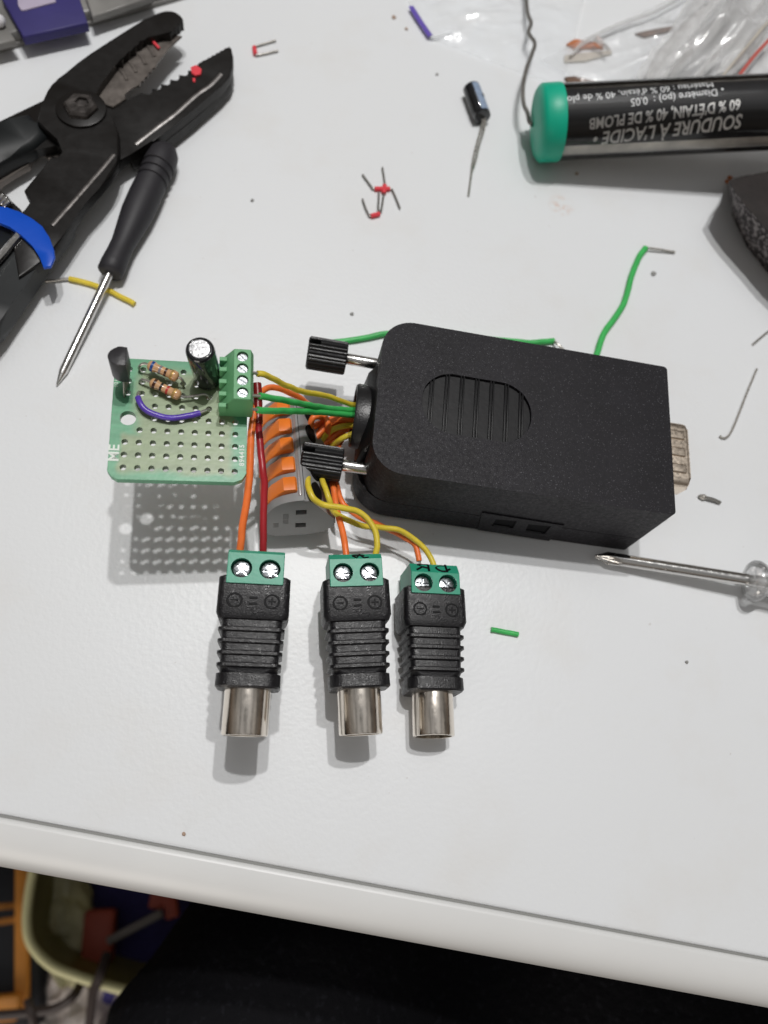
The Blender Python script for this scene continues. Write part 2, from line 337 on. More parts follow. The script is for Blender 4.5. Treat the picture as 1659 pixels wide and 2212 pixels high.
# desk laminate: orange-peel texture, faint soiling, one tan smudge
def desk_mat():
    M = mat('white_desk_laminate', (.765, .775, .775, 1), .36, spec=.5); t = M.node_tree; L = t.links.new; p = t.nodes['Principled BSDF']
    g = t.nodes.new('ShaderNodeNewGeometry').outputs['Position']
    def noi(s, d=2, r=.5):
        n = t.nodes.new('ShaderNodeTexNoise'); n.inputs['Scale'].default_value = s; n.inputs['Detail'].default_value = d; n.inputs['Roughness'].default_value = r; L(g, n.inputs['Vector']); return n.outputs['Fac']
    def mr_(src, a, b, c, d):
        q = t.nodes.new('ShaderNodeMapRange'); q.inputs[1].default_value = a; q.inputs[2].default_value = b; q.inputs[3].default_value = c; q.inputs[4].default_value = d; L(src, q.inputs[0]); return q.outputs[0]
    def mix(f, a, b):
        m_ = t.nodes.new('ShaderNodeMix'); m_.data_type = 'RGBA'
        for k, v in (('A', a), ('B', b)):
            if isinstance(v, tuple): m_.inputs[k].default_value = v
            else: L(v, m_.inputs[k])
        L(f, m_.inputs['Factor']); return m_.outputs['Result']
    c = mix(mr_(noi(9, 3), .3, .7, 0, 1), (.745, .765, .785, 1), (.73, .745, .755, 1))
    c = mix(mr_(noi(38, 4, .65), .52, .75, 0, .5), c, (.70, .695, .68, 1))
    c = mix(mr_(noi(620, 1), .79, .82, 0, .3), c, (.42, .37, .33, 1))            # tiny specks of dirt
    sm = W(1213, 443); ds = t.nodes.new('ShaderNodeVectorMath'); ds.operation = 'DISTANCE'; ds.inputs[1].default_value = sm * MM; L(g, ds.inputs[0])
    f = t.nodes.new('ShaderNodeMath'); f.operation = 'MULTIPLY'; L(mr_(ds.outputs['Value'], .0012, .0042, 1, 0), f.inputs[0]); L(mr_(noi(420, 3), .45, .62, 0, .55), f.inputs[1])
    c = mix(f.outputs[0], c, (.60, .38, .28, 1))
    L(c, p.inputs['Base Color'])
    v = t.nodes.new('ShaderNodeTexNoise'); v.inputs['Scale'].default_value = 950; v.inputs['Detail'].default_value = 1.5; L(g, v.inputs['Vector'])
    bp = t.nodes.new('ShaderNodeBump'); bp.inputs['Distance'].default_value = .000042; L(v.outputs['Fac'], bp.inputs['Height']); L(bp.outputs[0], p.inputs['Normal'])
    return M
K['desk'] = desk_mat(); K['band'] = mat('white_edge_band', (.70, .705, .70, 1), .38, var=(.05, .02), bump=(.12, .02))

# ================================================================== SETTING
e0, e1 = W(0, 1762), W(1659, 2073)
ex = (e1 - e0).normalized(); DF = Frame(e0, Matrix((ex, V((0, 0, 1)).cross(ex), V((0, 0, 1)))).transposed())
desk = thing('desk', 'white laminate desk with a rounded front edge and a fine dark joint line', 'desk', DF, kind='structure')
part('desk_top', prismX([(1.3, 0), (.8, -.06), (.45, -.22), (.25, -.55), (.22, -22), (700, -22), (700, 0)], -400, 600), K['desk'], desk)
pr = [(-.25, -22), (-.25, -.6), (-.45, -.25), (-.8, -.07), (-1.2, -.02)]
for i in range(0, 13):
    a = i / 12 * pi / 2; pr.append((-1.2 - 7.6 * sin(a), -.02 - 8.5 * (1 - cos(a))))
pr += [(-8.8, -16), (-7.5, -22)]
part('edge_band', prismX(pr, -400, 600), K['band'], desk, smooth=50)
part('joint', box(-400, 600, -.6, .6, -3.0, -.62), mat('grey_joint', (.24, .24, .23, 1), .6), desk)
FLZ = -420
b = bmesh.new(); bmesh.ops.create_grid(b, x_segments=60, y_segments=60, size=1500)
for v in b.verts: v.co.z = FLZ + noise.noise(v.co * .02) * 4
fl = solo('floor', b, K['floor'], None, None, (0, 0, FLZ), kind='structure')

# ------------------------------------------------------------------ what shows below the desk edge (bottom of the photo)
# seated person's lap
b = bmesh.new(); nx, ny = 44, 34
def lap(px, py):
    return W(px, py, -95)
LB = smoothpath([W(x, y, -112) for x, y in ((500, 1760), (430, 1900), (395, 1965), (345, 2035), (290, 2110), (240, 2165), (205, 2215), (185, 2300), (170, 2450), (165, 2700))], 6)
ny = len(LB) - 1
for top in (1, 0):
    rows = []
    for j in range(ny + 1):
        row = []
        for i in range(nx + 1):
            u_ = i / nx; y = LB[j].y; x = LB[j].x + (215 - LB[j].x) * u_
            edge = min(1, u_ * 6); zt = sqrt(max(0, 1 - (1 - edge) ** 2)); mid = 1 - .55 * math.exp(-((x - 70) / 26) ** 2)
            zz = -135 + (46 * mid) * zt - 30 * min(1, max(0, (y + 28) / 60)) + 3 * noise.noise(V((x, y, 0)) * .02) + 1.2 * noise.noise(V((x, y, 3)) * .07)
            if not top: zz = -137 - 58 * zt
            row.append(b.verts.new((x, y, zz)))
        rows.append(row)
    for j in range(ny):
        for i in range(nx): b.faces.new((rows[j][i], rows[j][i + 1], rows[j + 1][i + 1], rows[j + 1][i]))
bmesh.ops.remove_doubles(b, verts=b.verts, dist=3)
solo('person', b, K['trouser'], 'lap and thighs of a seated person in black trousers below the desk edge', 'person', (60, -40, -210), smooth=80)
# pale green-cream bin with rim
def rimz(px, py, z=-270): return W(px, py, z)
rim = [rimz(*p) for p in ((95, 1760), (74, 1870), (63, 1930), (58, 1990), (68, 2040), (110, 2085), (170, 2110), (225, 2127), (275, 2140), (340, 2150), (420, 2155), (500, 2130))]
far = [rim[-1] + V((40, 70, 0)), rim[-1] + V((30, 150, 0)), rim[0] + V((50, 110, 0)), rim[0] + V((8, 60, 0))]
loop = rim + far + [rim[0]]
BF = Frame(((rim[4] + rim[10]) / 2).to_tuple()[:2] + (FLZ,))
bin_ = thing('storage_bin', 'cream rimmed plastic bin full of odds and ends below the desk corner', 'bin', BF)
I4 = BF.I
part('rim', tube([I4 @ p for p in loop], 2.3, 12, 6), K['cream'], bin_)
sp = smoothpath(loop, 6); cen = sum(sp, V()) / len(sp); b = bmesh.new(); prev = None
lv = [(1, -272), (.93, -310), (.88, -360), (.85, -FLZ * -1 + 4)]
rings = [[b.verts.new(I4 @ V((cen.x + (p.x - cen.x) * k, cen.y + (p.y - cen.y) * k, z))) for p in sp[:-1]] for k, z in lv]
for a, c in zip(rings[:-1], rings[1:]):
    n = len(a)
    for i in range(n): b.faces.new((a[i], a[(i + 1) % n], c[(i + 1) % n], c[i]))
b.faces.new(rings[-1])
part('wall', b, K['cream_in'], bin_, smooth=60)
def lump(name, px, py, z, sx, sy, sz, m_, label, cat, rot=0, amp=.25, f=.06, frame=None):
    b = bmesh.new(); bmesh.ops.create_icosphere(b, subdivisions=4, radius=1); c = W(px, py, z); R = rotz(rot)
    for v in b.verts:
        n_ = v.co.copy(); s = 1 + amp * noise.noise(V((n_.x * sx, n_.y * sy, n_.z * sz)) * f + V((px, py, 0))) + amp * .5 * abs(noise.noise(V((n_.x * sx, n_.y * sy, n_.z * sz)) * f * 2.7 + V((py, px, 0))))
        q = V((n_.x * sx * s, n_.y * sy * s, n_.z * sz * s)); v.co = c + R @ q
    return solo(name, b, m_, label, cat, c - V((0, 0, sz)))
lump('plastic_bag', 142, 1960, -325, 14, 32, 24, K['creambag'], 'crumpled cream plastic bag inside the left end of the bin', 'bag', .3, .5)
lump('navy_cloth', 300, 2000, -345, 36, 40, 20, K['navy'], 'folded navy cloth lying in the bin beneath the red plastic pieces', 'cloth', .1, .25)
def bar(px0, py0, px1, py1, z, wd, ht):
    p, q = W(px0, py0, z), W(px1, py1, z); d = (q - p); L_ = d.length; b = box(0, L_, -wd / 2, wd / 2, -ht, 0, min(wd, ht) * .18)
    d.normalize(); R = Matrix((d, V((0, 0, 1)).cross(d), V((0, 0, 1)))).transposed().to_4x4(); R.translation = p; b.transform(R); return b
solo('tool_handle', bar(215, 1965, 205, 2085, -300, 15, 12), K['redthing'], 'dull red plastic handle lying beside the cream bag in the bin', 'handle', W(210, 2020, -320), group=None)
b = bar(350, 1890, 335, 1965, -300, 8, 8); add(b, bar(365, 1940, 372, 1985, -300, 7, 8)); add(b, bar(352, 1930, 368, 1945, -300, 8, 8))
solo('red_clamp', b, K['redthing'], 'dull red forked clamp at the right of the bin near the trouser leg', 'clamp', W(350, 1940, -310))
solo('metal_rod', bar(230, 2035, 350, 1972, -296, 4, 4), K['greyrod'], 'grey flat metal rod lying across the navy cloth in the bin', 'rod', W(290, 2000, -300))
# orange-brown open frame at the left
FR = thing('slatted_frame', 'orange-brown slatted frame standing left of the cream rimmed bin', 'frame', Frame(W(20, 2060, FLZ)))
fo = W(20, 2060, FLZ)
for nm, a in (('slat', (-90, 1966, 48, 1955, -330, 5, 8)), ('slat', (-90, 2003, 48, 1985, -330, 5, 8)), ('upright', (45, 1850, 44, 2190, -326, 6.5, 14)), ('slat', (-90, 2190, 40, 2178, -320, 12, 12))):
    b = bar(*a); b.transform(Matrix.Translation(-fo)); part(nm, b, K['frame_or'], FR)
solo('storage_box', bar(-40, 1840, -40, 2260, -330, 60, 70), K['darkbox'], 'black box seen behind the orange-brown slatted frame', 'box', W(-40, 2050, FLZ))
def crump(name, c0, c1, z, m_, label, cat, amp=14, fr=.03, pts=None):
    p, q = W(*c0, z), W(*c1, z); b = bmesh.new(); bmesh.ops.create_grid(b, x_segments=70, y_segments=70, size=.5)
    for v in b.verts:
        x = p.x + (v.co.x + .5) * (q.x - p.x); y = p.y + (v.co.y + .5) * (q.y - p.y)
        edge = min(.5 - abs(v.co.x), .5 - abs(v.co.y)) * 6
        h = (1 - 2 * abs(noise.noise(V((x, y, 1)) * fr))) * amp + (1 - 2 * abs(noise.noise(V((x, y, 5)) * fr * 2.6))) * amp * .35
        v.co = V((x, y, z - amp + h * min(1, edge)))
    r = bmesh.ops.extrude_face_region(b, geom=b.faces[:]); 
    for v in [g for g in r['geom'] if isinstance(g, bmesh.types.BMVert)]: v.co.z -= 1.0
    return solo(name, b, m_, label, cat, W((c0[0] + c1[0]) / 2, (c0[1] + c1[1]) / 2, z - amp * 2), smooth=60)
crump('plastic_sheet', (40, 2330), (330, 2055), -330, K['crumple'], 'crumpled pale plastic sheet on the floor in front of the bin', 'sheet', 16)
solo('carton', bar(232, 2196, 330, 2220, -312, 32, 30), K['whitebox'], 'pale lilac-white carton beside the trouser leg below the bin rim', 'carton', W(270, 2200, -340))
for i, (P, lb) in enumerate((([(232, 2060, -262), (215, 2110, -258), (200, 2150, -270), (192, 2230, -290)], 'dark cable hanging over the bin rim towards the floor'),
             ([(-30, 2195, -300), (60, 2188, -298), (120, 2178, -296), (160, 2150, -292), (175, 2120, -300)], 'dark cable lying across the crumpled pale sheet'),
             ([(60, 2160, -298), (68, 2190, -296), (80, 2240, -300)], 'short dark cable at the left of the crumpled pale sheet'))):
    Q = [W(*p) for p in P]; solo('cable', tube(Q, 2.2, 8, 6), K['cable'], lb, 'cable', Q[0], group='cables below the desk')

# ================================================================== SERIAL ADAPTER
AW, AL, AT = 35.4, 63.2, 22.4
RA = rotz(radians(-4.9)) @ Matrix.Rotation(radians(2.0), 3, 'Y')
ctop = V((48.9, 80.3, 23.4)); AF = Frame(ctop - RA @ V((0, 0, AT)), RA)
ad = thing('serial_adapter', 'large black plastic nine-pin serial adapter with a ribbed oval grip on top', 'adapter', AF)
hl, hw = AL / 2, AW / 2
SEAM = 7.6
out_top = rrect(-hl, hl, -hw, hw, (6.6, .9, .9, 6.6), 10)
top = prism(out_top, SEAM + .22, AT, .75, 4)
# oval recess
gl_, gr_ = AF.hit(740.6 + .46297 * 367, 685.8 + .46297 * 395, AT), AF.hit(740.6 + .46297 * 880, 685.8 + .46297 * 448, AT)
gt_, gb_ = AF.hit(740.6 + .46297 * 560, 685.8 + .46297 * 272, AT), AF.hit(740.6 + .46297 * 690, 685.8 + .46297 * 572, AT)
gx0, gx1, gy0, gy1 = gl_.x, gr_.x, gb_.y, gt_.y; gr = (gy1 - gy0) / 2 - .3
st = rrect(gx0, gx1, gy0, gy1, gr, 14)
top = cut(top, prism(st, AT - .9, AT + 2))
# cable exit in the left end
gm = AF.hit(493.7 + .24808 * 1150, 685.8 + .24808 * 870, 11.2)
gcy, gcz = gm.y, 11.5
shell = part('upper_shell', top, K['black_abs'], ad)
st2 = rrect(gx0 + .22, gx1 - .22, gy0 + .22, gy1 - .22, gr - .2, 14)
part('grip_panel', prism(st2, AT - 1.2, AT - .62, .12), K['black_smooth'], ad)
for i in range(7):
    x = gx0 + (gx1 - gx0) * (.085 + i * .137); cxm = (gx0 + gx1) / 2; dx = abs(x - cxm) - ((gx1 - gx0) / 2 - gr); hh = (gy1 - gy0) / 2 if dx < 0 else (sqrt(max(0.01, gr * gr - dx * dx)) + .3)
    cy_ = (gy0 + gy1) / 2; hh += .25
    part('grip_rib', add(box(x - .46, x - .14, cy_ - hh, cy_ + hh, AT - .8, AT - .06, .06), box(x + .14, x + .46, cy_ - hh, cy_ + hh, AT - .8, AT - .06, .06)), K['black_smooth'], ad)
low = prism(rrect(-hl - 1.2, hl - .05, -hw + .02, hw - .02, (7.8, .8, .8, 7.8), 10), 0, SEAM, .22, 2, True)
part('seam_core', prism(rrect(-hl + .5, hl - .5, -hw + .5, hw - .5, 6, 6), SEAM - .4, SEAM + .6), K['dark_hole'], ad)
part('lower_shell', low, K['black_abs'], ad)
# end plate between shells at left (slanted nose)
part('nose', prismY([(-hl + .3, 1), (-hl - 1.5, 2), (-hl - 1.9, 7.4), (-hl - 1.5, 14.5), (-hl + .3, 19)], gcy - 9.5, gcy + 9.5, .4), K['black_smooth'], ad)
# oval grommet
def oval(ry, rz, x0, x1, ro, n=36):
    b = bmesh.new(); rings = []
    for (dx, k) in ((x0, 1.0), (x1 + .5, 1.0), (x1, .96), (x1, .84), (x1 + .6, .78), (x0 - 0, .74)):
        rings.append([b.verts.new((dx, gcy + (ry * k) * cos(2 * pi * i / n), gcz + (rz * k) * sin(2 * pi * i / n))) for i in range(n)])
    for a, c in zip(rings[:-1], rings[1:]):
        for i in range(n): b.faces.new((a[i], a[(i + 1) % n], c[(i + 1) % n], c[i]))
    b.faces.new(rings[-1]); return b
part('grommet', oval(7.3, 5.6, -hl - .5, -hl - 3.6, 0), K['black_knurl'], ad, smooth=50)
part('cable_opening', cyl((-hl - 2.2, gcy, gcz), (-hl - 1.6, gcy, gcz), 4.2, 28), K['dark_hole'], ad)
# latch window on the near side
def side(px, py, y=-hw): 
    p = AF.hit(740.6 + .46297 * px, 685.8 + .46297 * py, y, 1); return (p.x, p.z)
q = [side(650, 905), side(1032, 965), side(962, 1037), side(628, 985)]
b = prismY(q, -hw + .1, -hw - .35, .08)
for r in ([(715, 935), (812, 943), (794, 977), (694, 965)], [(866, 958), (972, 967), (942, 1004), (850, 992)]):
    b = cut(b, prismY([side(*p) for p in r], -hw - 2, -hw + 2))
part('latch_panel', b, K['black_abs'], ad)
for r in ([(715, 935), (812, 943), (794, 977), (694, 965)], [(866, 958), (972, 967), (942, 1004), (850, 992)]):
    rr = [side(*p) for p in r]; part('latch_slot', prismY(rr, -hw - .03, -hw + .6), K['ink'], ad)  # black block paints the slot's depth dark
    zb_ = min(p[1] for p in rr); x0_ = min(p[0] for p in rr); x1_ = max(p[0] for p in rr); part('latch_ledge', box(x0_ + .5, x1_ - .8, -hw - .3, -hw + .1, zb_, zb_ + .55, .08), K['black_smooth'], ad)
# D-sub plug at the right end
d0 = AF.hit(1452, 905, 15.2); d1 = AF.hit(1495, 1052, 15.2); dx1 = AF.hit(1490, 990, 15.2).x; dcy = (d0.y + d1.y) / 2; dh = abs(d0.y - d1.y) / 2
def dprof(h, zt, zb, r=2.2):
    P = [(-h, zt), (h, zt), (h - 1.1, zb), (-h + 1.1, zb)]; o = []
    for i, p in enumerate(P):
        a, c = V(P[i - 1]), V(P[(i + 1) % 4]); p = V(p); u, w_ = (a - p).normalized() * r, (c - p).normalized() * r
        for k in range(6):
            t = k / 5; o.append(tuple(((p + u) * (1 - t) ** 2 + p * 2 * t * (1 - t) + (p + w_) * t * t)))
    return o
ds = prismX([(y + dcy, z) for y, z in dprof(dh, 15.2, 6.8)], hl - .5, dx1, .7, 4)
ds = cut(ds, prismX([(y + dcy, z) for y, z in dprof(dh - .6, 14.6, 7.4, 1.8)], dx1 - 5, dx1 + 2))
dsh = part('plug_shell', ds, K['dshell'], ad)
for y in (dh * .52, 0, -dh * .5):
    part('dimple', box(hl - .2, dx1 - .9, dcy + y - 1.15, dcy + y + 1.15, 14.5, 15.6, .5, 6), K['dshell'], dsh)
part('plug_insert', prismX([(y + dcy, z) for y, z in dprof(dh - .8, 14.3, 7.6, 1.7)], hl - 1, dx1 - 3.5), K['dark_hole'], ad)
# thumbscrews
for (px, py) in ((706, 768), (694, 998)):
    c = AF.hit(px, py, 11.5); x0, x1 = c.x - 4.3, c.x + 4.3; n = 104
    ts = part('thumbscrew_shaft', cyl((x1 - 1, c.y, c.z), (-hl + 3, c.y, c.z), 1.25, 24, .1), K['steel'], ad)
    b = bmesh.new(); rings = []
    pr = [(x0, .86), (x0 + .35, 1.0), (x1 - .25, 1.0), (x1, .93)]
    for x, k in pr:
        rg = []
        for i in range(n):
            a = 2 * pi * i / n; rad = 3.62 - (.30 if (i % 4) in (0,) else 0) - (.12 if (i % 4) == 1 else 0)
            rg.append(b.verts.new((x, c.y + rad * k * cos(a), c.z + rad * k * sin(a))))
        rings.append(rg)
    for a_, c_ in zip(rings[:-1], rings[1:]):
        for i in range(n): b.faces.new((a_[i], a_[(i + 1) % n], c_[(i + 1) % n], c_[i]))
    b.faces.new(rings[0]); b.faces.new(rings[-1])
    b = cut(b, box(x0 - 1, x0 + 2.6, c.y + .25, c.y + 1.45, c.z + 1.6, c.z + 6))
    part('knurled_knob', b, K['black_knurl'], ad, smooth=15)

# ================================================================== CIRCUIT BOARD
RB = rotz(radians(3.2)) @ Matrix.Rotation(radians(3.4), 3, 'Y') @ Matrix.Rotation(radians(1.2), 3, 'X')
bc = V((-19.5, 69.4, 32.5)); BW, BH, BT = 23.9, 24.1, 1.45
PF = Frame(bc - RB @ V((0, 0, BT)), RB)
q5 = lambda x, y, h=BT: PF.hit(208.5 + .23148 * x, 685.8 + .23148 * y, h)
pcb = thing('circuit_board', 'small green perforated circuit board with resistors, capacitor and screw terminal', 'circuit board', PF)
hx, hy = BW / 2, BH / 2
bd = prism([(-hx, -hy + 1.6), (-hx + .7, -hy + .6), (-hx + 1.7, -hy), (hx - 2.2, -hy), (hx - .8, -hy + .6), (hx - .1, -hy + 1.8), (hx, hy - .5), (hx - .5, hy), (-hx + .5, hy), (-hx, hy - .5)], 0, BT, .06, 1)
h0 = q5(247, 1398); h8 = q5(1290, 1444); hv = q5(255, 1160)
px_ = (h8.x - h0.x) / 8; py_ = (hv.y - h0.y) / 2; ang = (h8.y - h0.y) / 8
holes = bmesh.new(); big = q5(293, 938)
for j in range(9):
    for i in range(9):
        if i == 0 and j in (3, 4, 5): continue
        if i == 1 and j in (4,): continue
        x = h0.x + px_ * i; y = h0.y + py_ * j + ang * i * .6
        if y > hy - .9: continue
        lathe([(-1, .56), (BT + 1, .56)], (x, y, 0), (x, y, 1), 14, holes)
lathe([(-1, 1.42), (BT + 1, 1.42)], (big.x, big.y, 0), (big.x, big.y, 1), 28, holes)
bd = cut(bd, holes)
def pcb_mat():
    M = mat('green_laminate_board', (.1, .3, .15, 1), .34, spec=.5, bump=(.7, .03)); t = M.node_tree; L = t.links.new; p = t.nodes['Principled BSDF']
    co = t.nodes.new('ShaderNodeTexCoord').outputs['Object']; s = t.nodes.new('ShaderNodeSeparateXYZ'); L(co, s.inputs[0])
    n = t.nodes.new('ShaderNodeTexNoise'); n.inputs['Scale'].default_value = 130; n.inputs['Detail'].default_value = 3; L(co, n.inputs['Vector'])
    def math_(op, a, b=None, c=None):
        q = t.nodes.new('ShaderNodeMath'); q.operation = op
        for i, v in enumerate((a, b, c)):
            if v is None: continue
            if isinstance(v, (int, float)): q.inputs[i].default_value = v
            else: L(v, q.inputs[i])
        return q.outputs[0]
    def sm(src, a, b):
        q = t.nodes.new('ShaderNodeMapRange'); q.interpolation_type = 'SMOOTHSTEP'; q.inputs[1].default_value = a; q.inputs[2].default_value = b; L(src, q.inputs[0]); return q.outputs[0]
    nn = math_('MULTIPLY', math_('SUBTRACT', n.outputs['Fac'], .5), .004)
    x = math_('ADD', s.outputs[0], nn); y = math_('ADD', s.outputs[1], nn)
    a = sm(x, -.0092, -.0065); b_ = math_('SUBTRACT', 1.0, sm(x, .0088, .0108)); c = math_('SUBTRACT', 1.0, sm(y, .0085, .0115)); d = sm(y, -.0115, -.0100)
    low = math_('SUBTRACT', 1.0, sm(y, -.0045, -.0030)); lowx = sm(x, -.0112, -.0102)
    a = math_('MAXIMUM', a, math_('MULTIPLY', low, lowx))
    f = math_('MULTIPLY', math_('MULTIPLY', a, b_), math_('MULTIPLY', c, d))
    m_ = t.nodes.new('ShaderNodeMix'); m_.data_type = 'RGBA'; m_.inputs['A'].default_value = (.10, .33, .18, 1); m_.inputs['B'].default_value = (.25, .325, .18, 1); L(f, m_.inputs['Factor'])
    w_ = t.nodes.new('ShaderNodeTexNoise'); w_.inputs['Scale'].default_value = 900; L(co, w_.inputs['Vector']); mp = t.nodes.new('ShaderNodeMapping'); mp.inputs['Scale'].default_value = (.12, 1, 1); L(co, mp.inputs[0]); L(mp.outputs[0], w_.inputs['Vector'])
    mm = t.nodes.new('ShaderNodeMapRange'); mm.inputs[1].default_value = .3; mm.inputs[2].default_value = .7; mm.inputs[3].default_value = .88; mm.inputs[4].default_value = 1.12; L(w_.outputs['Fac'], mm.inputs[0])
    vs = t.nodes.new('ShaderNodeVectorMath'); vs.operation = 'SCALE'; L(m_.outputs['Result'], vs.inputs[0]); L(mm.outputs[0], vs.inputs['Scale']); L(vs.outputs[0], p.inputs['Base Color'])
    return M
K['pcb'] = pcb_mat()
part('board', bd, K['pcb'], pcb, smooth=30)
def flatM(p, a): return Matrix.Translation(V(p)) @ Matrix.Rotation(a, 4, 'Z')
p = q5(165, 1265, BT); part('board_lettering', text('ME', 2.55, flatM((p.x, p.y, BT + .03), pi / 2), .05, .02), K['legend'], pcb)
p = q5(1357, 1287, BT); part('board_lettering', text('894415', 1.25, flatM((p.x, p.y, BT + .03), pi / 2), .03, .02, 1.15), K['legend'], pcb)
p = q5(185, 615, BT); part('board_lettering', text('101', 1.05, flatM((p.x, p.y, BT + .03), pi / 2), .0, .02, 1.1), K['legend'], pcb)
# solder tails below the board (seen in the shadow only)
# capacitor
cb, ct = q5(1040, 575, BT + .4), q5(962, 292, BT + 11.4)
axc = (ct - cb); CL = axc.length; R_ = 2.5
b = lathe([(0, 2.2), (.25, 2.42), (.6, 2.42), (.9, 2.3), (1.2, 2.44), (CL - .7, R_), (CL - .25, 2.4), (CL - .02, 2.15), (CL + .02, 1.8), (CL - .05, 1.7)], cb, ct, 40)
cap = part('capacitor', b, K['sleeve'], pcb, smooth=50)
b = lathe([(CL - .25, 1.72), (CL + .015, 1.72), (CL + .05, .05)], cb, ct, 32, capA=True)
part('can_top', b, K['alu'], cap)
M_ = axisM(cb, ct)
b = bmesh.new()
vs = []
for t_ in (1.4, CL - 1.0):
    rw = []
    for k in range(9):
        a = radians(62 + k * 6.5); rw.append(b.verts.new(M_ @ V(((R_ + .03) * cos(a), (R_ + .03) * sin(a), t_))))
    vs.append(rw)
for k in range(8): b.faces.new((vs[0][k], vs[0][k + 1], vs[1][k + 1], vs[1][k]))
part('polarity_stripe', b, K['stripe'], cap)
# TO-92 transistor
tb, tt = q5(236, 520, BT + 4.3), q5(196, 356, BT + 9.6)
TR = (tt - tb); TL = TR.length; zax = TR.normalized(); xax = (V((1, 0, 0)) - zax * zax.x).normalized(); yax = zax.cross(xax)
MT = Matrix((xax, yax, zax)).transposed().to_4x4(); MT.translation = tb
dpts = [(1.45, -1.85), (1.45, 1.85)] + [(1.1 + 0 - 2.75 * sin(radians(a)) * 1.0, 2.05 * cos(radians(a))) for a in range(14, 170, 12)]
b = prism(dpts, 0, TL, .16, 2, True); b.transform(MT)
tr = part('transistor', b, K['ic'], pcb, smooth=30)
le = q5(280, 706, BT)
for k, o in ((-1, -1.2), (0, 0), (1, 1.2)):
    s = MT @ V((.3, o, .1)); part('transistor_leg', tube([s, s - zax * 1.5, V((le.x + k * .25, le.y + o * .9 + .4, BT + 1)), V((le.x + k * .25, le.y + o * .9 + .4, BT - .6))], .22, 8, 5), K['dull_lead'], tr)
# resistors
def resistor(a, b_, z, leads, bands):
    p, q = q5(*a, z), q5(*b_, z - .1); L_ = (q - p).length; R0, R1 = .98, .78
    prf = [(0, .25), (.12, .6), (.4, .92), (.8, R0), (1.25, R0), (1.7, R1), (L_ - 1.7, R1), (L_ - 1.25, R0), (L_ - .8, R0), (L_ - .4, .92), (L_ - .12, .6), (L_, .25)]
    r = part('resistor', lathe(prf, p, q, 24), K['resbody'], pcb, smooth=60)
    def rad(t):
        for (t0, r0), (t1, r1) in zip(prf[:-1], prf[1:]):
            if t0 <= t <= t1: return r0 + (r1 - r0) * (t - t0) / (t1 - t0)
        return R1
    for fpos, wd, m_ in bands:
        t0, t1 = fpos * L_ - wd / 2, fpos * L_ + wd / 2
        part('colour_band', lathe([(t0, rad(t0) - .1), (t0, rad(t0) + .035), ((t0 + t1) / 2, rad((t0 + t1) / 2) + .035), (t1, rad(t1) + .035), (t1, rad(t1) - .1)], p, q, 24), K[m_], r, smooth=40)
    for end, pts in zip((p, q), leads):
        P = [end + (end - (q if end is p else p)).normalized() * -.3] + [q5(x, y, h) for x, y, h in pts]
        part('resistor_lead', tube(P, .25, 8, 6), K['lead'], r)
resistor((478, 438), (765, 562), BT + 2.6, ([(440, 430, 4.0), (402, 455, 3.2), (400, 485, 1.9), (425, 497, .6)], [(790, 572, 3.8), (812, 605, 3.0), (812, 632, 1.8), (792, 640, .6)]),
         [(.17, .5, 'rb_blue'), (.42, .42, 'rb_grey'), (.60, .42, 'rb_brown'), (.80, .5, 'rb_gold')])
resistor((500, 600), (786, 737), BT + 1.7, ([(465, 590, 3.0), (425, 580, 2.8), (402, 600, 1.8), (415, 608, .6)], [(840, 742, 2.6), (930, 730, 2.6), (1010, 718, 2.4), (1055, 745, 1.8), (1050, 768, .6)]),
         [(.17, .5, 'rb_brown'), (.38, .42, 'rb_black'), (.58, .42, 'rb_red'), (.80, .5, 'rb_gold')])
vw = part('violet_jumper_wire', tube([q5(*p) for p in ((388, 745, 2.6), (400, 790, 2.9), (440, 850, 2.8), (520, 900, 2.6), (640, 932, 2.5), (760, 934, 2.5), (870, 915, 2.5), (968, 890, 2.3))], .55, 14, 8, wob=.12), K['violet'], pcb)
part('bare_end', tube([q5(*p) for p in ((392, 760, 2.6), (388, 715, 2.6), (398, 695, 1.8), (400, 700, .8))], .3, 8, 5), K['lead'], vw)
part('bare_end', tube([q5(*p) for p in ((960, 892, 2.3), (1020, 868, 2.2), (1052, 862, 1.6), (1050, 872, .6))], .3, 8, 5), K['lead'], vw)
# four-way screw terminal
TZ = BT + 6.9
tl, tr_, br_, bl_ = q5(1285, 288, TZ), q5(1440, 300, TZ), q5(1438, 768, TZ), q5(1281, 756, TZ)
g0, g1 = q5(1143, 928, BT), q5(1450, 945, BT)
xl, xr, ya, yb = (tl.x + bl_.x) / 2, (tr_.x + br_.x) / 2, (bl_.y + br_.y) / 2, (tl.y + tr_.y) / 2
xb0, xb1 = g0.x, g1.x
TB = thing_block = part('screw_terminal', bmesh.new(), K['green_pcb_block'], pcb)
prof = [(xb0, BT), (xb0, BT + 2.6), (xb0 + .5, BT + 3.4), (xl, TZ), (xr, TZ), (xr + .55, TZ - 1.6), (xr + .6, BT + 1.6), (xb1, BT)]
b = prismY(prof, ya, yb, .1, 1)
cs = bmesh.new(); scr = []
for zy in (362, 472, 583, 697):
    c = q5(1363, zy, TZ); scr.append(c); lathe([(-1.3, 1.02), (2, 1.02)], (c.x, c.y, TZ), (c.x, c.y, TZ + 1), 28, cs)
for c in scr: box(xr - .9, xr + 3, c.y - .75, c.y + .75, BT + 1.7, BT + 4.4, bm=cs)
b = cut(b, cs)
for zy in (385, 480, 592, 708, 815):
    c = q5(1190, zy, BT + 5); box(xb0 - .1, xb0 + 1.25, c.y - .42, c.y + .42, BT + 2.9, BT + 5.0, .08, 1, bm=b)
bm_ = b
for v in bm_.verts: v.co *= MM
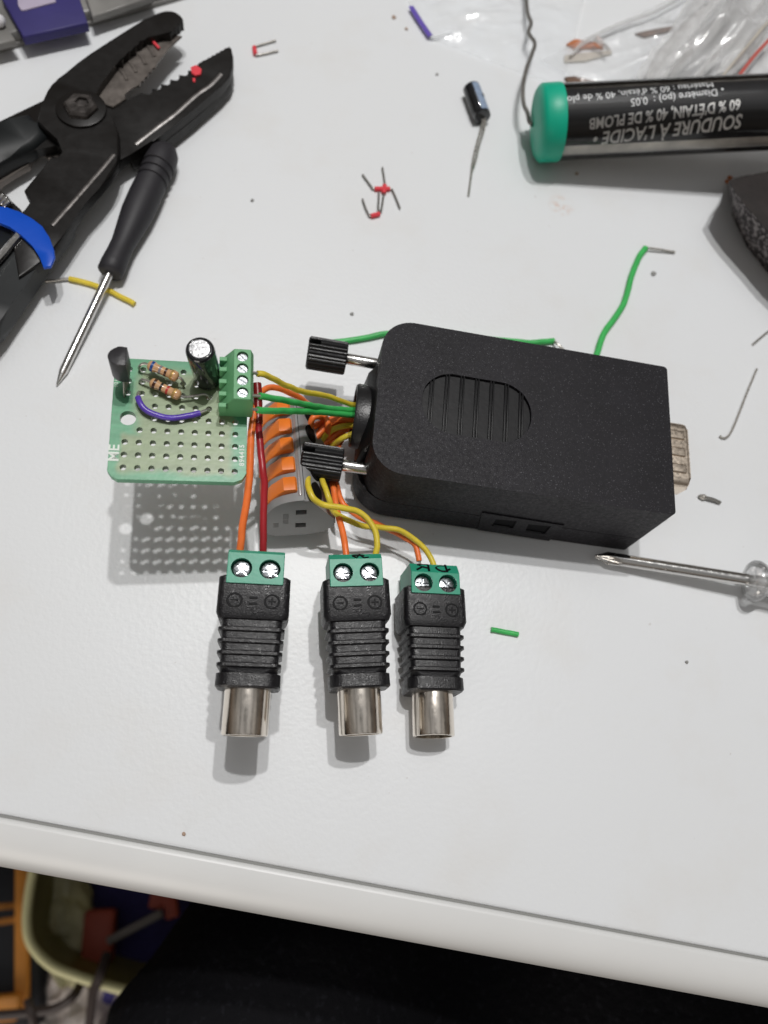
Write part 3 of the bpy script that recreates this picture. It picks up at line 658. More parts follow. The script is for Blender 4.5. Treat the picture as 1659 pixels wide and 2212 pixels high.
bmesh.ops.recalc_face_normals(bm_, faces=bm_.faces); bm_.to_mesh(TB.data); bm_.free()
for i, c in enumerate(scr):
    s = lathe([(0, .94), (.5, .94), (.6, .86)], (c.x, c.y, TZ - 1.15), (c.x, c.y, TZ), 24)
    a = radians(-50 + i * 7); s = cut(s, box(-2, 2, -.14, .14, TZ - .75, TZ + 1, M=Matrix.Translation((c.x, c.y, 0)) @ Matrix.Rotation(a, 4, 'Z')))
    part('terminal_screw', s, K['screw'], TB)

# ================================================================== RCA CONNECTORS
def rca(p_top, z_top, p_end, z_end, label, roll=0, marks=0, tl_=1.0, ys=32.7, zs=4.3):
    a, e_ = W(*p_top, z_top + (5.6 if ys > 33 else 3.5)) - V((0, 0, 5.6 if ys > 33 else 3.5)), W(*p_end, z_end); y = (a - e_).normalized(); ky = (a - e_).length / 34.9; x = y.cross(V((0, 0, 1))).normalized(); z = x.cross(y)
    R = Matrix((x, y, z)).transposed() @ Matrix.Rotation(roll, 3, 'Y'); F = Frame(e_, R @ Matrix.Diagonal((.985, ky, .985)))
    t = thing('rca_connector', label, 'connector', F, group='black phono connectors with green screw terminals')
    # plug body
    secs = []
    def sec(y_, hw_, hz_, r_=1.2): return (y_, hw_, hz_, r_)
    S = [sec(29.9, 6.0, 4.9), sec(29.5, 6.5, 5.3), sec(22.6, 6.55, 5.35), sec(21.5, 6.1, 5.0), sec(21.3, 5.45, 4.55)]
    for k in range(4):
        y0 = 19.8 - k * 2.25; w_ = 5.55 - k * .08
        S += [sec(y0 + .25, w_ - .15, 4.55), sec(y0, w_ + .42, 5.0), sec(y0 - .55, w_ + .42, 5.0), sec(y0 - .85, w_ - .15, 4.55)]
    S += [sec(11.4, 5.2, 4.5), sec(11.2, 5.75, 5.0), sec(8.9, 5.8, 5.05), sec(8.55, 5.5, 4.8)]
    b = bmesh.new(); rings = []
    for (y_, hw_, hz_, r_) in S:
        rings.append([b.verts.new((px, y_, pz)) for px, pz in rrect(-hw_, hw_, -hz_, hz_, r_ if y_ > 12 else 2.6, 5)])
    for A, B in zip(rings[:-1], rings[1:]):
        n = len(A)
        for i in range(n): b.faces.new((A[i], A[(i + 1) % n], B[(i + 1) % n], B[i]))
    b.faces.new(rings[0]); b.faces.new(rings[-1])
    body = part('plug_body', b, K['black_rca'], t, smooth=28)
    # polarity marks
    zt = 5.36
    def ring(cx_, cy_):
        b = bmesh.new(); n = 28; rs = []
        for (dr, dz) in ((-.19, 0), (-.11, .12), (.11, .12), (.19, 0)):
            rs.append([b.verts.new((cx_ + (1.28 + dr) * cos(2 * pi * i / n), cy_ + (1.28 + dr) * sin(2 * pi * i / n), zt - .02 + dz)) for i in range(n)])
        for A, B in zip(rs[:-1], rs[1:]):
            for i in range(n): b.faces.new((A[i], A[(i + 1) % n], B[(i + 1) % n], B[i]))
        return b
    my = 24.9
    b = ring(-3.35, my); box(-4.05, -2.65, my - .14, my + .14, zt - .05, zt + .10, .04, 1, bm=b); part('minus_mark', b, K['mark'], body)
    b = ring(3.35, my); box(2.65, 4.05, my - .14, my + .14, zt - .05, zt + .10, .04, 1, bm=b); box(3.21, 3.49, my - .7, my + .7, zt - .05, zt + .09, .04, 1, bm=b); part('plus_mark', b, K['mark'], body)
    b = box(-.75, .75, my + .40, my + .76, zt - .05, zt + .18, .05, 1); box(-.75, .75, my - .76, my - .40, zt - .05, zt + .18, .05, 1, bm=b); part('equals_mark', b, K['mark'], body)
    # barrel
    pr = [(9.5, 4.15), (.35, 4.15), (.08, 4.05), (0, 3.85), (.1, 3.55), (4.5, 3.5), (4.5, 1.6)]
    b = bmesh.new(); n = 48; rs = [[b.verts.new((r_ * cos(2 * pi * i / n), y_, r_ * sin(2 * pi * i / n))) for i in range(n)] for y_, r_ in pr]
    for A, B in zip(rs[:-1], rs[1:]):
        for i in range(n): b.faces.new((A[i], A[(i + 1) % n], B[(i + 1) % n], B[i]))
    bar_ = part('metal_barrel', b, K['chrome'], t, smooth=40)
    part('socket_core', cyl((0, 1.2, 0), (0, 9, 0), 2.2, 20), K['dark_hole'], bar_)
    # green terminal
    hz = 5.75
    sy = (28.2 + ys) / 2
    prof = [(28.2, hz), (ys, hz), (34.9, zs), (34.9, -4.6), (28.2, -4.6)]
    b = prismX(prof, -5.15, 5.15, .1, 1)
    cs = bmesh.new()
    for x in (-2.58, 2.58): lathe([(-2.3, 1.95), (2, 1.95)], (x, sy, hz), (x, sy, hz + 1), 32, cs)
    for x in (-2.58, 2.58): box(x - 1.3, x + 1.3, 33, 36, -3.4, 1.4, bm=cs)
    b = cut(b, cs); tb_ = part('terminal_block', b, K['green_rca'], t, smooth=25)
    for i, x in enumerate((-2.58, 2.58)):
        s = lathe([(0, 1.78), (.5, 1.78), (.85, 1.55), (.98, 1.1)], (x, sy, hz - 1.9), (x, sy, hz), 28)
        for a_ in (0, pi / 2): s = cut(s, box(-1.25, 1.25, -.23, .23, hz - 1.5, hz + 1, M=Matrix.Translation((x, sy, 0)) @ Matrix.Rotation(a_ + .5 + i * .9 + tl_, 4, 'Z')))
        s = cut(s, box(0, 2.5, -.2, .2, hz - 1.5, hz + 1, M=Matrix.Translation((x, sy, 0)) @ Matrix.Rotation(-.9 + i * .3, 4, 'Z')))
        part('terminal_screw', s, K['screw'], tb_)
    # handwriting on the sloping shoulder
    sl = V((0, 34.9 - ys, zs - hz)).normalized(); nn = V((0, hz - zs, 34.9 - ys)).normalized(); o = V((0, ys, hz))
    def S2(u, v): return o + V((u, 0, 0)) + sl * v + nn * .07
    if marks == 1:
        for st_ in ([(-.6, 1.1), (.2, .3), (.9, 1.3), (1.5, .2), (2.6, .3)], [(-.6, .7), (.2, 1.1), (1.8, .8)]):
            part('marker_writing', tube([S2(*p) for p in st_], .2, 6, 4, flat=.35), K['ink'], tb_)
    if marks == 2:
        for st_ in ([(-3.9, .5), (-2.6, 1.7), (-3.6, 2.3), (-1.2, 2.4)], [(-1.3, .3), (-1.2, 2.4)], [(-2.6, 1.6), (-1.4, 1.2)],
                    [(2.6, .3), (2.5, 2.7)], [(2.6, .4), (1.2, .5), (.3, 1.5), (1.1, 2.2), (2.5, 2.3)], [(2.5, .7), (3.4, 1.3)]):
            part('marker_writing', tube([S2(*p) for p in st_], .24, 6, 4, flat=.35), K['ink'], tb_)
    return F
R1 = rca((555.7, 1184), 19.5, (528, 1590), 17.3, 'leftmost of the three, with orange and red wires, no marker writing', tl_=.3, ys=34.2, zs=5.0)
R2 = rca((767.5, 1191), 13.5, (779.7, 1588), 11.5, 'middle connector of the three, black squiggle on its green terminal', marks=1, ys=33.7, zs=4.7)
R3 = rca((931.6, 1222), 5.9, (937, 1592), 5.9, 'rightmost of the three, with two black handwritten letters on its green terminal', roll=radians(4), marks=2)

# ================================================================== LEVER CONNECTOR (light grey, five orange levers)
z6 = lambda x, y: (493.7 + .24808 * x, 685.8 + .24808 * y)
lc0, lc1 = W(*z6(552, 1690), 17.6), W(*z6(476, 770), 13.8)
yv = (lc1 - lc0); LLEN = yv.length; yv.z = 0; yv.normalize(); xv = yv.cross(V((0, 0, 1))).normalized()
o0 = lc0 - xv * 5.6; o0.z = 0
WT = radians(9); o0.z = LLEN * sin(WT)
LF = Frame(o0, Matrix((xv, yv, V((0, 0, 1)))).transposed() @ Matrix.Rotation(-WT, 3, 'X'))
lev = thing('lever_connector', 'light grey wire connector with five orange levers between board and adapter', 'wire connector', LF)
prof = [(.6, .6), (2, 0), (11, 0), (13.8, 1.6), (15.0, 4.2), (14.9, 6.2), (12.4, 10.2), (9.8, 14.4), (8.6, 15.4), (6.6, 15.4), (4.0, 14.6), (2.0, 12.8), (.7, 10), (.2, 7), (.2, 3)]
def roundp(P, k=4): 
    o = []
    n = len(P)
    for i in range(n):
        a, b_, c = V(P[i - 1]), V(P[i]), V(P[(i + 1) % n]); 
        for j in range(k):
            t = j / (k - 1); s0, s1 = b_ + (a - b_) * .3, b_ + (c - b_) * .3
            o.append(tuple(s0 * (1 - t) ** 2 + b_ * 2 * t * (1 - t) + s1 * t * t))
    return o
ZK = .9; prof = [(x_, z_ * ZK) for x_, z_ in prof]
b = prismY(roundp(prof), 0, LLEN, .5, 3)
pit = LLEN / 5.25; cs = bmesh.new()
for k in range(5):
    yc = pit * (.72 + k * .98)
    pass
for xx, zz in ((7.6, 9.4), (7.6, 4.2)): box(xx - 1.0, xx + 1.2, -1, 1.2, zz - 1.0, zz + .8, bm=cs)
b = cut(b, cs)
hb = part('housing', b, K['grey_abs'], lev, smooth=30)
for xx, zz in ((7.6, 9.4), (7.6, 4.2)):
    part('test_slot', box(xx - 1.0, xx + .7, 1.0, 1.5, zz - 1.0, zz + .8), K['dark_hole'], hb)
for k in range(5):
    yc = pit * (.72 + k * .98)
    part('wire_port', cyl((10.4, yc, 12.0 * ZK), (11.28, yc, 12.5 * ZK), 2.05, 20), K['dark_hole'], hb)  # dark disc on the surface paints the shaded inside of the port
    lp = [(-.25, 5.2), (-.05, 8.0), (.7, 11), (2.0, 13.6), (3.5, 15.2), (4.3, 16.4), (6.6, 16.6), (7.0, 16.0), (6.9, 14.2), (3.5, 13.4), (1.6, 10.6), (.9, 5.2)]; lp = [(x_, z_ * ZK) for x_, z_ in lp]
    b = prismY(lp, yc - 1.62, yc + 1.62, .25, 2)
    b = cut(b, box(-1, 1.4, yc - .75, yc + .75, 7.4, 9.6, M=None))
    part('lever', b, K['lever'], lev, smooth=30)
part('clear_strip', box(7.15, 7.85, 1.2, LLEN - .8, 15.2 * ZK, 15.6 * ZK, .1), clearmat('clear_strip', (.8, .72, .70, 1), .05, .15, .3, (.55, .47, .45, 1)), lev)
part('seam', box(8.3, 8.42, .3, LLEN - .3, 15.2 * ZK, 15.44 * ZK), K['dark_hole'], lev)
# moulded lettering too small to read: shallow raised lines
b = bmesh.new()
for k in range(3): box(2.6 + k * .0, 2.9, 0, 0, 0, 0, bm=bmesh.new())
for (xx, zz, n_) in ((4.6, 8.8, 5), (4.6, 6.4, 4), (2.6, 5.2, 4)):
    for k in range(n_): box(xx - .55, xx + .55, -.07, .05, zz - k * .45 - .08, zz - k * .45 + .08, bm=b)
part('moulded_marks', b, K['grey_abs'], hb)

# ================================================================== WIRES OF THE ASSEMBLY
def wire(kind, pts, label, r=.58, bare=None, bare2=None, z6c=True, name='wire', wob=.15, group='wires of the assembly'):
    P = [W(*(z6(x, y) if z6c else (x, y)), z) for x, y, z in pts]; base = P[0].copy()
    t = solo(name, tube(P, r, 12, 8, wob=wob), K[kind], label, 'wire', base, group=group)
    for bp_ in (bare, bare2):
        if bp_:
            Q = [W(*(z6(x, y) if z6c else (x, y)), z) - base for x, y, z in bp_]
            part('bare_end', tube(Q, .3, 8, 5), K['lead'], t)
    return t
wire('yellow', [(250, 487, 37.5), (330, 505, 36.5), (500, 590, 31), (650, 645, 26), (850, 680, 20), (950, 715, 17), (1050, 750, 14), (1125, 762, 12.5), (1180, 765, 12)], 'yellow wire from the board terminal to the adapter, above the green pair', bare=[(205, 480, 38), (260, 490, 37.4)])
wire('green', [(268, 683, 37), (360, 700, 35.5), (520, 728, 31), (700, 762, 25), (860, 790, 19), (1000, 803, 15), (1130, 803, 12.5), (1190, 805, 12)], 'upper of the two green wires from the board terminal to the adapter', r=.62, bare=[(205, 680, 37.5), (280, 684, 37)])
wire('green', [(250, 803, 36.5), (340, 815, 35), (520, 815, 30), (700, 820, 24), (860, 832, 19), (1000, 845, 15), (1130, 850, 12.5), (1190, 850, 12)], 'lower of the two green wires from the board terminal to the adapter', r=.62, bare=[(205, 797, 37), (270, 805, 36.3)])
t = wire('red', [(250, 590, 31), (256, 700, 30.5), (257, 850, 30), (262, 980, 29), (282, 1180, 28), (303, 1350, 27.5), (310, 1500, 26), (305, 1700, 24.5), (300, 1880, 23.5), (300, 2050, 22), (298, 2120, 21)], 'dark red wire running down from the board to the leftmost phono connector', r=.68)
base = V(t.location) / MM
part('shrink_sleeve', tube([W(*z6(x, y), z) - base for x, y, z in ((247, 575, 31), (254, 660, 30.6), (257, 800, 30), (259, 925, 29.6))], .84, 14, 6), K['darkred'], t)
wire('orange', [(235, 700, 29), (222, 800, 30), (205, 930, 30), (190, 1150, 29), (180, 1400, 27.5), (150, 1650, 25.5), (120, 1850, 23.5), (98, 2030, 22), (92, 2110, 21)], 'orange wire running down beside the board to the leftmost phono connector', r=.70)
wire('orange', [(240, 690, 28), (290, 640, 27), (350, 612, 25.5), (430, 618, 24), (530, 655, 21), (640, 715, 17), (700, 760, 14), (735, 790, 12.5)], 'arched orange wire entering the top port of the lever connector', r=.62)
# loops to the middle and right connectors
wire('yellow', [(1180, 925, 11.5), (1105, 932, 10.5), (1010, 945, 10.5), (910, 975, 10), (835, 1040, 8.5), (780, 1140, 6.5), (712, 1280, 6.8), (694, 1380, 14.5), (694, 1480, 17.5), (735, 1570, 18), (830, 1635, 17), (980, 1655, 16.5), (1120, 1690, 15.5), (1220, 1765, 15), (1280, 1870, 14.5), (1292, 1980, 14), (1280, 2060, 13.5), (1275, 2130, 13.2)], 'yellow wire looping in front of the lever connector to the middle phono connector', r=.64)
wire('yellow', [(1180, 1000, 11), (1090, 1010, 10.5), (980, 1060, 9.5), (890, 1130, 6.5), (800, 1280, 5.2), (812, 1400, 13), (865, 1550, 15), (920, 1690, 13), (1040, 1765, 11.5), (1180, 1815, 10), (1350, 1830, 9), (1470, 1850, 8.5), (1580, 1905, 8), (1670, 1975, 7.5), (1740, 2060, 7), (1785, 2150, 6.8), (1800, 2230, 6.5)], 'yellow wire crossing under the other yellow loop to the rightmost phono connector', r=.62)
wire('orange', [(800, 865, 10.5), (850, 880, 11.5), (868, 950, 11.0), (868, 1040, 8), (858, 1120, 5.5), (870, 1280, 5.2), (905, 1440, 10.5), (925, 1560, 11.5), (950, 1700, 12), (985, 1830, 12.5), (1010, 1950, 13), (1022, 2060, 13.2), (1025, 2130, 13)], 'orange wire passing behind the lower thumbscrew to the middle phono connector', r=.68)
wire('orange', [(1000, 960, 8), (975, 1040, 6), (955, 1130, 4.8), (930, 1300, 4.6), (940, 1450, 8.5), (975, 1570, 9.5), (1020, 1650, 9.5), (1140, 1735, 8.5), (1280, 1795, 7.8), (1400, 1850, 7.2), (1550, 1925, 6.8), (1622, 1975, 6.6), (1650, 2060, 6.4), (1662, 2120, 6.2)], 'orange wire beneath the yellow one to the rightmost phono connector', r=.62, bare=[(1660, 2110, 6.2), (1668, 2150, 6.3), (1672, 2190, 6.2)])
wire('orange', [(1190, 885, 11.5), (1100, 888, 11), (960, 885, 10), (850, 900, 9), (760, 945, 9.5), (690, 995, 10.5), (655, 1015, 11)], 'orange wire from the adapter to the second port of the lever connector', r=.7)
wire('orange', [(1190, 900, 11), (1100, 915, 10), (970, 930, 8), (850, 985, 7), (760, 1050, 7.5), (700, 1100, 9), (660, 1120, 10)], 'orange wire from the adapter to the third port of the lever connector', r=.9)
wire('orange', [(1190, 960, 10), (1090, 965, 9), (990, 990, 6), (930, 1060, 4), (860, 1160, 4), (770, 1260, 6), (690, 1300, 9.5)], 'orange wire from the adapter to the fourth port of the lever connector', r=.7)
wire('orange', [(1190, 875, 12), (1080, 878, 11.5), (960, 888, 10.5), (880, 925, 10), (800, 1000, 9.5), (740, 1075, 9.5), (700, 1110, 10)], 'upper orange wire in the bundle leaving the adapter beneath the green pair', r=.75)
wire('orange', [(1190, 935, 10.5), (1060, 950, 9), (960, 1000, 8), (880, 1060, 7.5), (780, 1140, 7), (700, 1180, 8)], 'lower orange wire in the bundle, under the yellow arcs by the adapter', r=.7)
wire('orange', [(700, 980, 11), (720, 900, 12.5), (745, 865, 13), (790, 860, 12.5), (830, 880, 11)], 'short orange loop above the second port of the lever connector', r=.66)
wire('orange', [(1000, 985, 7), (985, 1060, 5), (900, 1200, 3.6), (830, 1380, 5.5), (790, 1450, 8.5), (750, 1480, 9.5), (700, 1485, 9.5)], 'orange wire bending into the lowest port of the lever connector', r=.7)

# ================================================================== LOOSE WIRES AND CLIPPINGS
def tw(kind, pts, label, bare, r=.62, z=.7, name='wire_offcut', cat='wire', group=None, zz=None):
    P = [W(x, y, z if zz is None else zz) for x, y in pts]; base = P[0].copy(); base.z = 0
    t = solo(name, tube(P, r, 12, 8, wob=.1), K[kind], label, cat, base, group=group)
    for q_ in bare: part('bare_end', tube([W(x, y, z_) - base for x, y, z_ in q_], .32, 8, 5), K['lead'], t)
    return t
tw('green', [(700, 741), (745, 737), (790, 730), (835, 721), (900, 718), (1000, 727), (1102, 737), (1150, 740), (1197, 736)], 'long green wire offcut lying behind the adapter and the upper knob', [[(1195, 736, .8), (1205, 744, 1.6), (1222, 760, 1.2)]], r=.72)
tw('green', [(1275, 800), (1288, 769), (1305, 720), (1335, 677), (1351, 646), (1363, 601), (1378, 560), (1394, 536)], 'green wire offcut standing out beyond the adapter with a bent bare tip', [[(1392, 537, .9), (1400, 536, 1.0), (1430, 540, .8), (1458, 545, .5)]], r=.82)
tw('yellow', [(150, 602), (180, 609), (205, 617), (235, 628), (265, 643), (291, 657)], 'dull yellow wire offcut lying under the small screwdriver shaft', [[(155, 603, .7), (145, 602, .8), (125, 605, .6), (98, 608, .4)]], r=.62)
tw('green', [(1061, 1360), (1085, 1364), (1120, 1371)], 'tiny split piece of green insulation lying right of the connectors', [], r=.55, z=.5, name='insulation_scrap', cat='scrap')
def clip(pts, label, r=.28, m_='dull_lead', name='lead_clipping', cat='wire clipping', group='clipped component leads'):
    P = [W(*p) for p in pts]; b_ = P[0].copy(); b_.z = 0
    return solo(name, tube(P, r, 8, 5), K[m_], label, cat, b_, group=group)
clip([(1635, 797, .35), (1615, 845, .4), (1595, 897, .5), (1580, 932, .6), (1570, 944, .6), (1560, 946, .4), (1555, 941, .5)], 'long straight lead clipping with a hooked end, right of the metal plug', .27, 'lead')
clip([(1700, 690, .3), (1660, 716, .3), (1626, 744, .4)], 'short lead clipping at the right edge, above the long hooked one', .3, 'lead')
b = clip([(1525, 1075, .8), (1540, 1079, .8), (1556, 1086, .5)], 'stubby solder-tipped clipping close to the metal plug', .42)
solo('solder_blob', lathe([(0, .1), (.5, .5), (1.3, .75), (2.2, .4), (2.8, .1)], W(1508, 1071, .6), W(1532, 1077, .7), 12), K['lead'], 'pointed solder blob touching the stubby clipping near the metal plug', 'solder blob', W(1515, 1073, 0))
# red-cored jumper staples
def staple(l1, core, l2, label):
    F = Frame(W(*core[0], 0)); t = thing('jumper_staple', label, 'jumper wire', F, group='tiny wire jumpers with red insulation')
    o = F.M.translation
    part('insulation', tube([W(*p, .6) - o for p in core], .62, 10, 4), K['redink'], t)
    part('bare_leg', tube([W(*p, .5) - o for p in l1 + [core[0], core[-1]]], .27, 8, 5), K['dull_lead'], t)
    part('bare_leg', tube([W(*p, .5) - o for p in [core[0], core[-1]] + l2], .27, 8, 5), K['dull_lead'], t)
staple([(596, 87), (575, 93), (557, 98)], [(549, 102), (552, 118)], [(560, 118), (580, 114), (601, 109)], 'U-shaped jumper lying alone near the wire stripper tip')
staple([(783, 377), (796, 395), (804, 406)], [(809, 408), (842, 408)], [(848, 412), (856, 430), (864, 450)], 'splayed jumper at the top of the tangled cluster')
staple([(826, 362), (829, 380), (831, 396)], [(831, 400), (829, 418)], [(828, 425), (826, 440), (823, 458)], 'straight upright jumper crossing the middle of the tangled cluster')
staple([(783, 430), (789, 448), (797, 465)], [(801, 467), (820, 462)], [(817, 450), (818, 430), (818, 418)], 'bent jumper at the bottom of the tangled cluster')
# crumbs
for i, (x, y, s, m_, lb) in enumerate(((851, 37, .7, 'crumb', 'brown crumb left of the violet zip line'), (878, 62, .55, 'crumb', 'small brown crumb below the violet zip line'), (1412, 591, .75, 'crumb_grey', 'grey pellet below the bent bare tip of the green wire'),
        (760, 678, .55, 'crumb_grey', 'grey speck above the upper knob of the adapter'), (545, 433, .5, 'crumb_grey', 'grey speck left of the tangled cluster of jumpers'), (397, 1801, .4, 'crumb', 'brown speck near the desk joint line'),
        (1246, 375, .6, 'crumb', 'tan crumb under the solder tube'), (944, 160, .5, 'crumb_grey', 'grey speck left of the loose capacitor'), (1578, 384, .9, 'copper', 'orange crumb at the tip of the dark foam block'), (1570, 392, .7, 'copper', 'small orange crumb left of the dark foam block tip'), (1484, 1430, .45, 'crumb_grey', 'dark grey sliver far below the clear screwdriver'))):
    b = bmesh.new(); s *= .85; bmesh.ops.create_icosphere(b, subdivisions=2, radius=s); c = W(x, y, s * .5)
    for v in b.verts: v.co = c + V((v.co.x, v.co.y, v.co.z * .6)) * (1 + .5 * noise.noise(v.co * 2 + V((x, y, 0))))
    solo('crumb', b, K[m_], lb, 'crumb', c - V((0, 0, s * .5)), group='crumbs on the desk')

# ================================================================== LOOSE CAPACITOR
p, q_ = W(1018, 190, 2.6), W(1042, 254, 2.6); L_ = (q_ - p).length; F = Frame(((p + q_) / 2).to_tuple()[:2] + (0,)); I = F.I
t = thing('loose_capacitor', 'small black electrolytic capacitor with a pale blue stripe lying loose with both leads', 'capacitor', F)
p, q_ = I @ p, I @ q_
can = part('can', lathe([(0, 2.1), (.25, 2.5), (L_ - 1.2, 2.5), (L_ - 1.0, 2.3), (L_ - .7, 2.5), (L_ - .1, 2.4), (L_, 2.1)], p, q_, 36), K['sleeve'], t, smooth=45)
M_ = axisM(p, q_); b = bmesh.new(); up = (M_.to_3x3().inverted() @ V((.55, .2, 1))); a0 = atan2(up.y, up.x); vs = []
for t_ in (.5, L_ - .8): vs.append([b.verts.new(M_ @ V((2.53 * cos(a0 + radians(-46 + k * 11)), 2.53 * sin(a0 + radians(-46 + k * 11)), t_))) for k in range(9)])
for k in range(8): b.faces.new((vs[0][k], vs[0][k + 1], vs[1][k + 1], vs[1][k]))
stp = part('polarity_stripe', b, K['stripe'], can)
part('minus_mark', cyl(M_ @ V((2.54 * cos(a0 - .15), 2.54 * sin(a0 - .15), L_ * .45)), M_ @ V((2.60 * cos(a0 - .15), 2.60 * sin(a0 - .15), L_ * .45)), .55, 14), K['ink'], stp)
for pts in ([(1043, 258, 2.2), (1040, 275, 1.8), (1030, 310, 1.2), (1022, 345, .8), (1017, 385, .5), (1012, 423, .4)], [(1048, 256, 2.4), (1046, 278, 2.0), (1036, 310, 1.4), (1028, 345, .9), (1020, 370, .5)]):
    part('lead', tube([I @ W(*x) for x in pts], .30, 8, 6), K['lead'], t)

# ================================================================== SMALL SCREWDRIVER (left)
a, e_ = W(362, 318, 4.1), W(236, 592, 3.6); tip = W(122, 833, .5)
F = Frame(((a + e_) / 2).to_tuple()[:2] + (0,)); I = F.I
t = thing('small_screwdriver', 'small screwdriver with a charcoal handle and flat steel tip by the wire stripper', 'screwdriver', F)
L_ = (e_ - a).length
fr = [(0, 1.6), (.02, 2.7), (.06, 3.6), (.12, 3.95), (.17, 4.0), (.175, 3.6), (.19, 3.6), (.195, 3.9), (.225, 3.9), (.23, 3.5), (.245, 3.5), (.25, 3.85), (.28, 3.8), (.285, 3.45), (.30, 3.45), (.305, 3.8), (.42, 3.9), (.55, 3.8), (.68, 3.2), (.78, 2.75), (.86, 2.8), (.93, 3.0), (.985, 2.95), (1, 2.2)]
part('handle', lathe([(f_ * L_, r_) for f_, r_ in fr], I @ a, I @ e_, 28), K['rubber'], t, smooth=50)
LL = (tip - e_).length
b = lathe([(0, 1.0), (LL * .72, 1.0), (LL * .88, .95), (LL, .12)], I @ e_, I @ tip, 20)
part('shaft', b, K['steel'], t, smooth=50)

# ================================================================== CLEAR-HANDLED SCREWDRIVER (right)
tip, mid, end = W(1286, 1200, 2.0), W(1330, 1208, 2.3), W(1612, 1252, 5.0)
F = Frame(mid.to_tuple()[:2] + (0,)); I = F.I
t = thing('clear_screwdriver', 'cross-head screwdriver with a bright steel shaft and clear handle at the right edge', 'screwdriver', F)
d = (end - mid).normalized(); p0 = mid - d * (mid - tip).length; LT = (end - p0).length
b = bmesh.new(); n = 32; M_ = axisM(I @ p0, I @ end); rs = []
for tt_, r_, fl_ in ((0, .28, 0), (.35, .45, .35), (1.6, .9, .55), (2.8, 1.5, .5), (4.6, 1.5, .25), (6.5, 1.42, 0), (LT + 4, 1.42, 0)):
    rg = []
    for i in range(n):
        an = 2 * pi * i / n; g = max(0, cos(4 * an)) if fl_ else 0
        rg.append(b.verts.new(M_ @ V(((r_ * (1 - fl_ * (1 - g))) * cos(an), (r_ * (1 - fl_ * (1 - g))) * sin(an), tt_))))
    rs.append(rg)
for A, B in zip(rs[:-1], rs[1:]):
    for i in range(n): b.faces.new((A[i], A[(i + 1) % n], B[(i + 1) % n], B[i]))
b.faces.new(rs[0]); b.faces.new(rs[-1])
part('shaft', b, K['steel'], t, smooth=50)
b = lathe([(0, 1.2), (.2, 2.6), (.5, 3.9), (1.3, 4.6), (2.3, 4.7), (3.3, 4.3), (4.2, 3.5), (5.2, 3.3), (12, 3.5), (30, 4.2), (60, 4.5), (62, 3.5)], I @ end, I @ (end + d * 50), 40)
part('handle', b, K['clear_tool'], t, smooth=60)
part('shaft_core', cyl(I @ (end + d * 4.1), I @ (end + d * 34), 1.6, 20), K['steel'], t)

# ================================================================== SOLDER TUBE
ta, tb2 = W(1160, 267, 9.9), W(1659, 243, 18.2); d = (tb2 - ta).normalized(); TR0 = 9.55
dy_ = V((0, 0, 1)).cross(d).normalized(); F = Frame(ta - d.cross(dy_) * 10.1, Matrix((d, dy_, d.cross(dy_))).transposed())
tu = thing('solder_tube', 'clear tube of solder with a teal cap and black upside-down printed label', 'tube', F)
c0, c1 = V((0, 0, 10.1)), V((1, 0, 10.1)); X = V((1, 0, 0))
capx = F.hit(1227, 262, 17).x; zc = 10.1; xl0 = F.hit(1154, 275, 7).x
part('cap', lathe([(xl0 - .7, .5), (xl0 - .55, 6.5), (xl0 - .1, 8.6), (xl0 + .4, 9.3), (xl0 + 1.0, 9.75), (capx - .3, 9.85), (capx, 9.75), (capx, 8.5)], c0, c1, 56), K['teal_cap'], tu, smooth=40)
part('clear_wall', lathe([(capx - .5, TR0), (110, TR0)], c0, c1, 56, capA=False, capB=False), K['tube_clear'], tu, smooth=60)
# label sheet: an arc inside the tube
def arcsheet(r, a0, a1, x0, x1, n=24):
    b = bmesh.new(); rw = [[b.verts.new((x, r * cos(radians(a0 + (a1 - a0) * k / n)), zc + r * sin(radians(a0 + (a1 - a0) * k / n)))) for k in range(n + 1)] for x in (x0, x1)]
    for k in range(n): b.faces.new((rw[0][k], rw[0][k + 1], rw[1][k + 1], rw[1][k]))
    r_ = bmesh.ops.extrude_face_region(b, geom=b.faces[:])
    for v in [g for g in r_['geom'] if isinstance(g, bmesh.types.BMVert)]:
        v.co.y *= .985; v.co.z = zc + (v.co.z - zc) * .985
    return b
lab = part('label', arcsheet(8.9, -170, -20 + 0, 0, 1), K['label_black'], tu) if False else None
# angle measured in the cross-section: 0 = away from viewer (+y), 90 = up, 180 = towards viewer
def angle_for(py, px=1440):
    best, ba = 1e9, 90
    for k in range(20, 215):
        p_ = V((F.hit(px, 260, 18).x, 8.95 * cos(radians(k)), zc + 8.95 * sin(radians(k)))); q = (F.M @ p_) - CAMP
        c_ = V((q.dot(ray(0, 0)), 0, 0)); R3 = cam.matrix_world.to_3x3().transposed(); w_ = R3 @ q
        yy = CY - FPX * w_.y / -w_.z * 1.0
        if abs(yy - py) < best: best, ba = abs(yy - py), k
    return ba
def ypix(y4, x4=900): return .3717 * y4
A_top, A_bot = angle_for(ypix(490)), angle_for(ypix(825))
lab = part('label', arcsheet(8.9, A_top, A_bot, capx + .1, 108), K['label_black'], tu, smooth=60)
part('solder_coil', cyl((capx + 1, 0, zc - .9), (108, 0, zc - .9), 7.4, 28), mat('dull_solder', (.60, .57, .52, 1), .45, .15, bump=(.2, .6), var=(.15, .3)), tu)
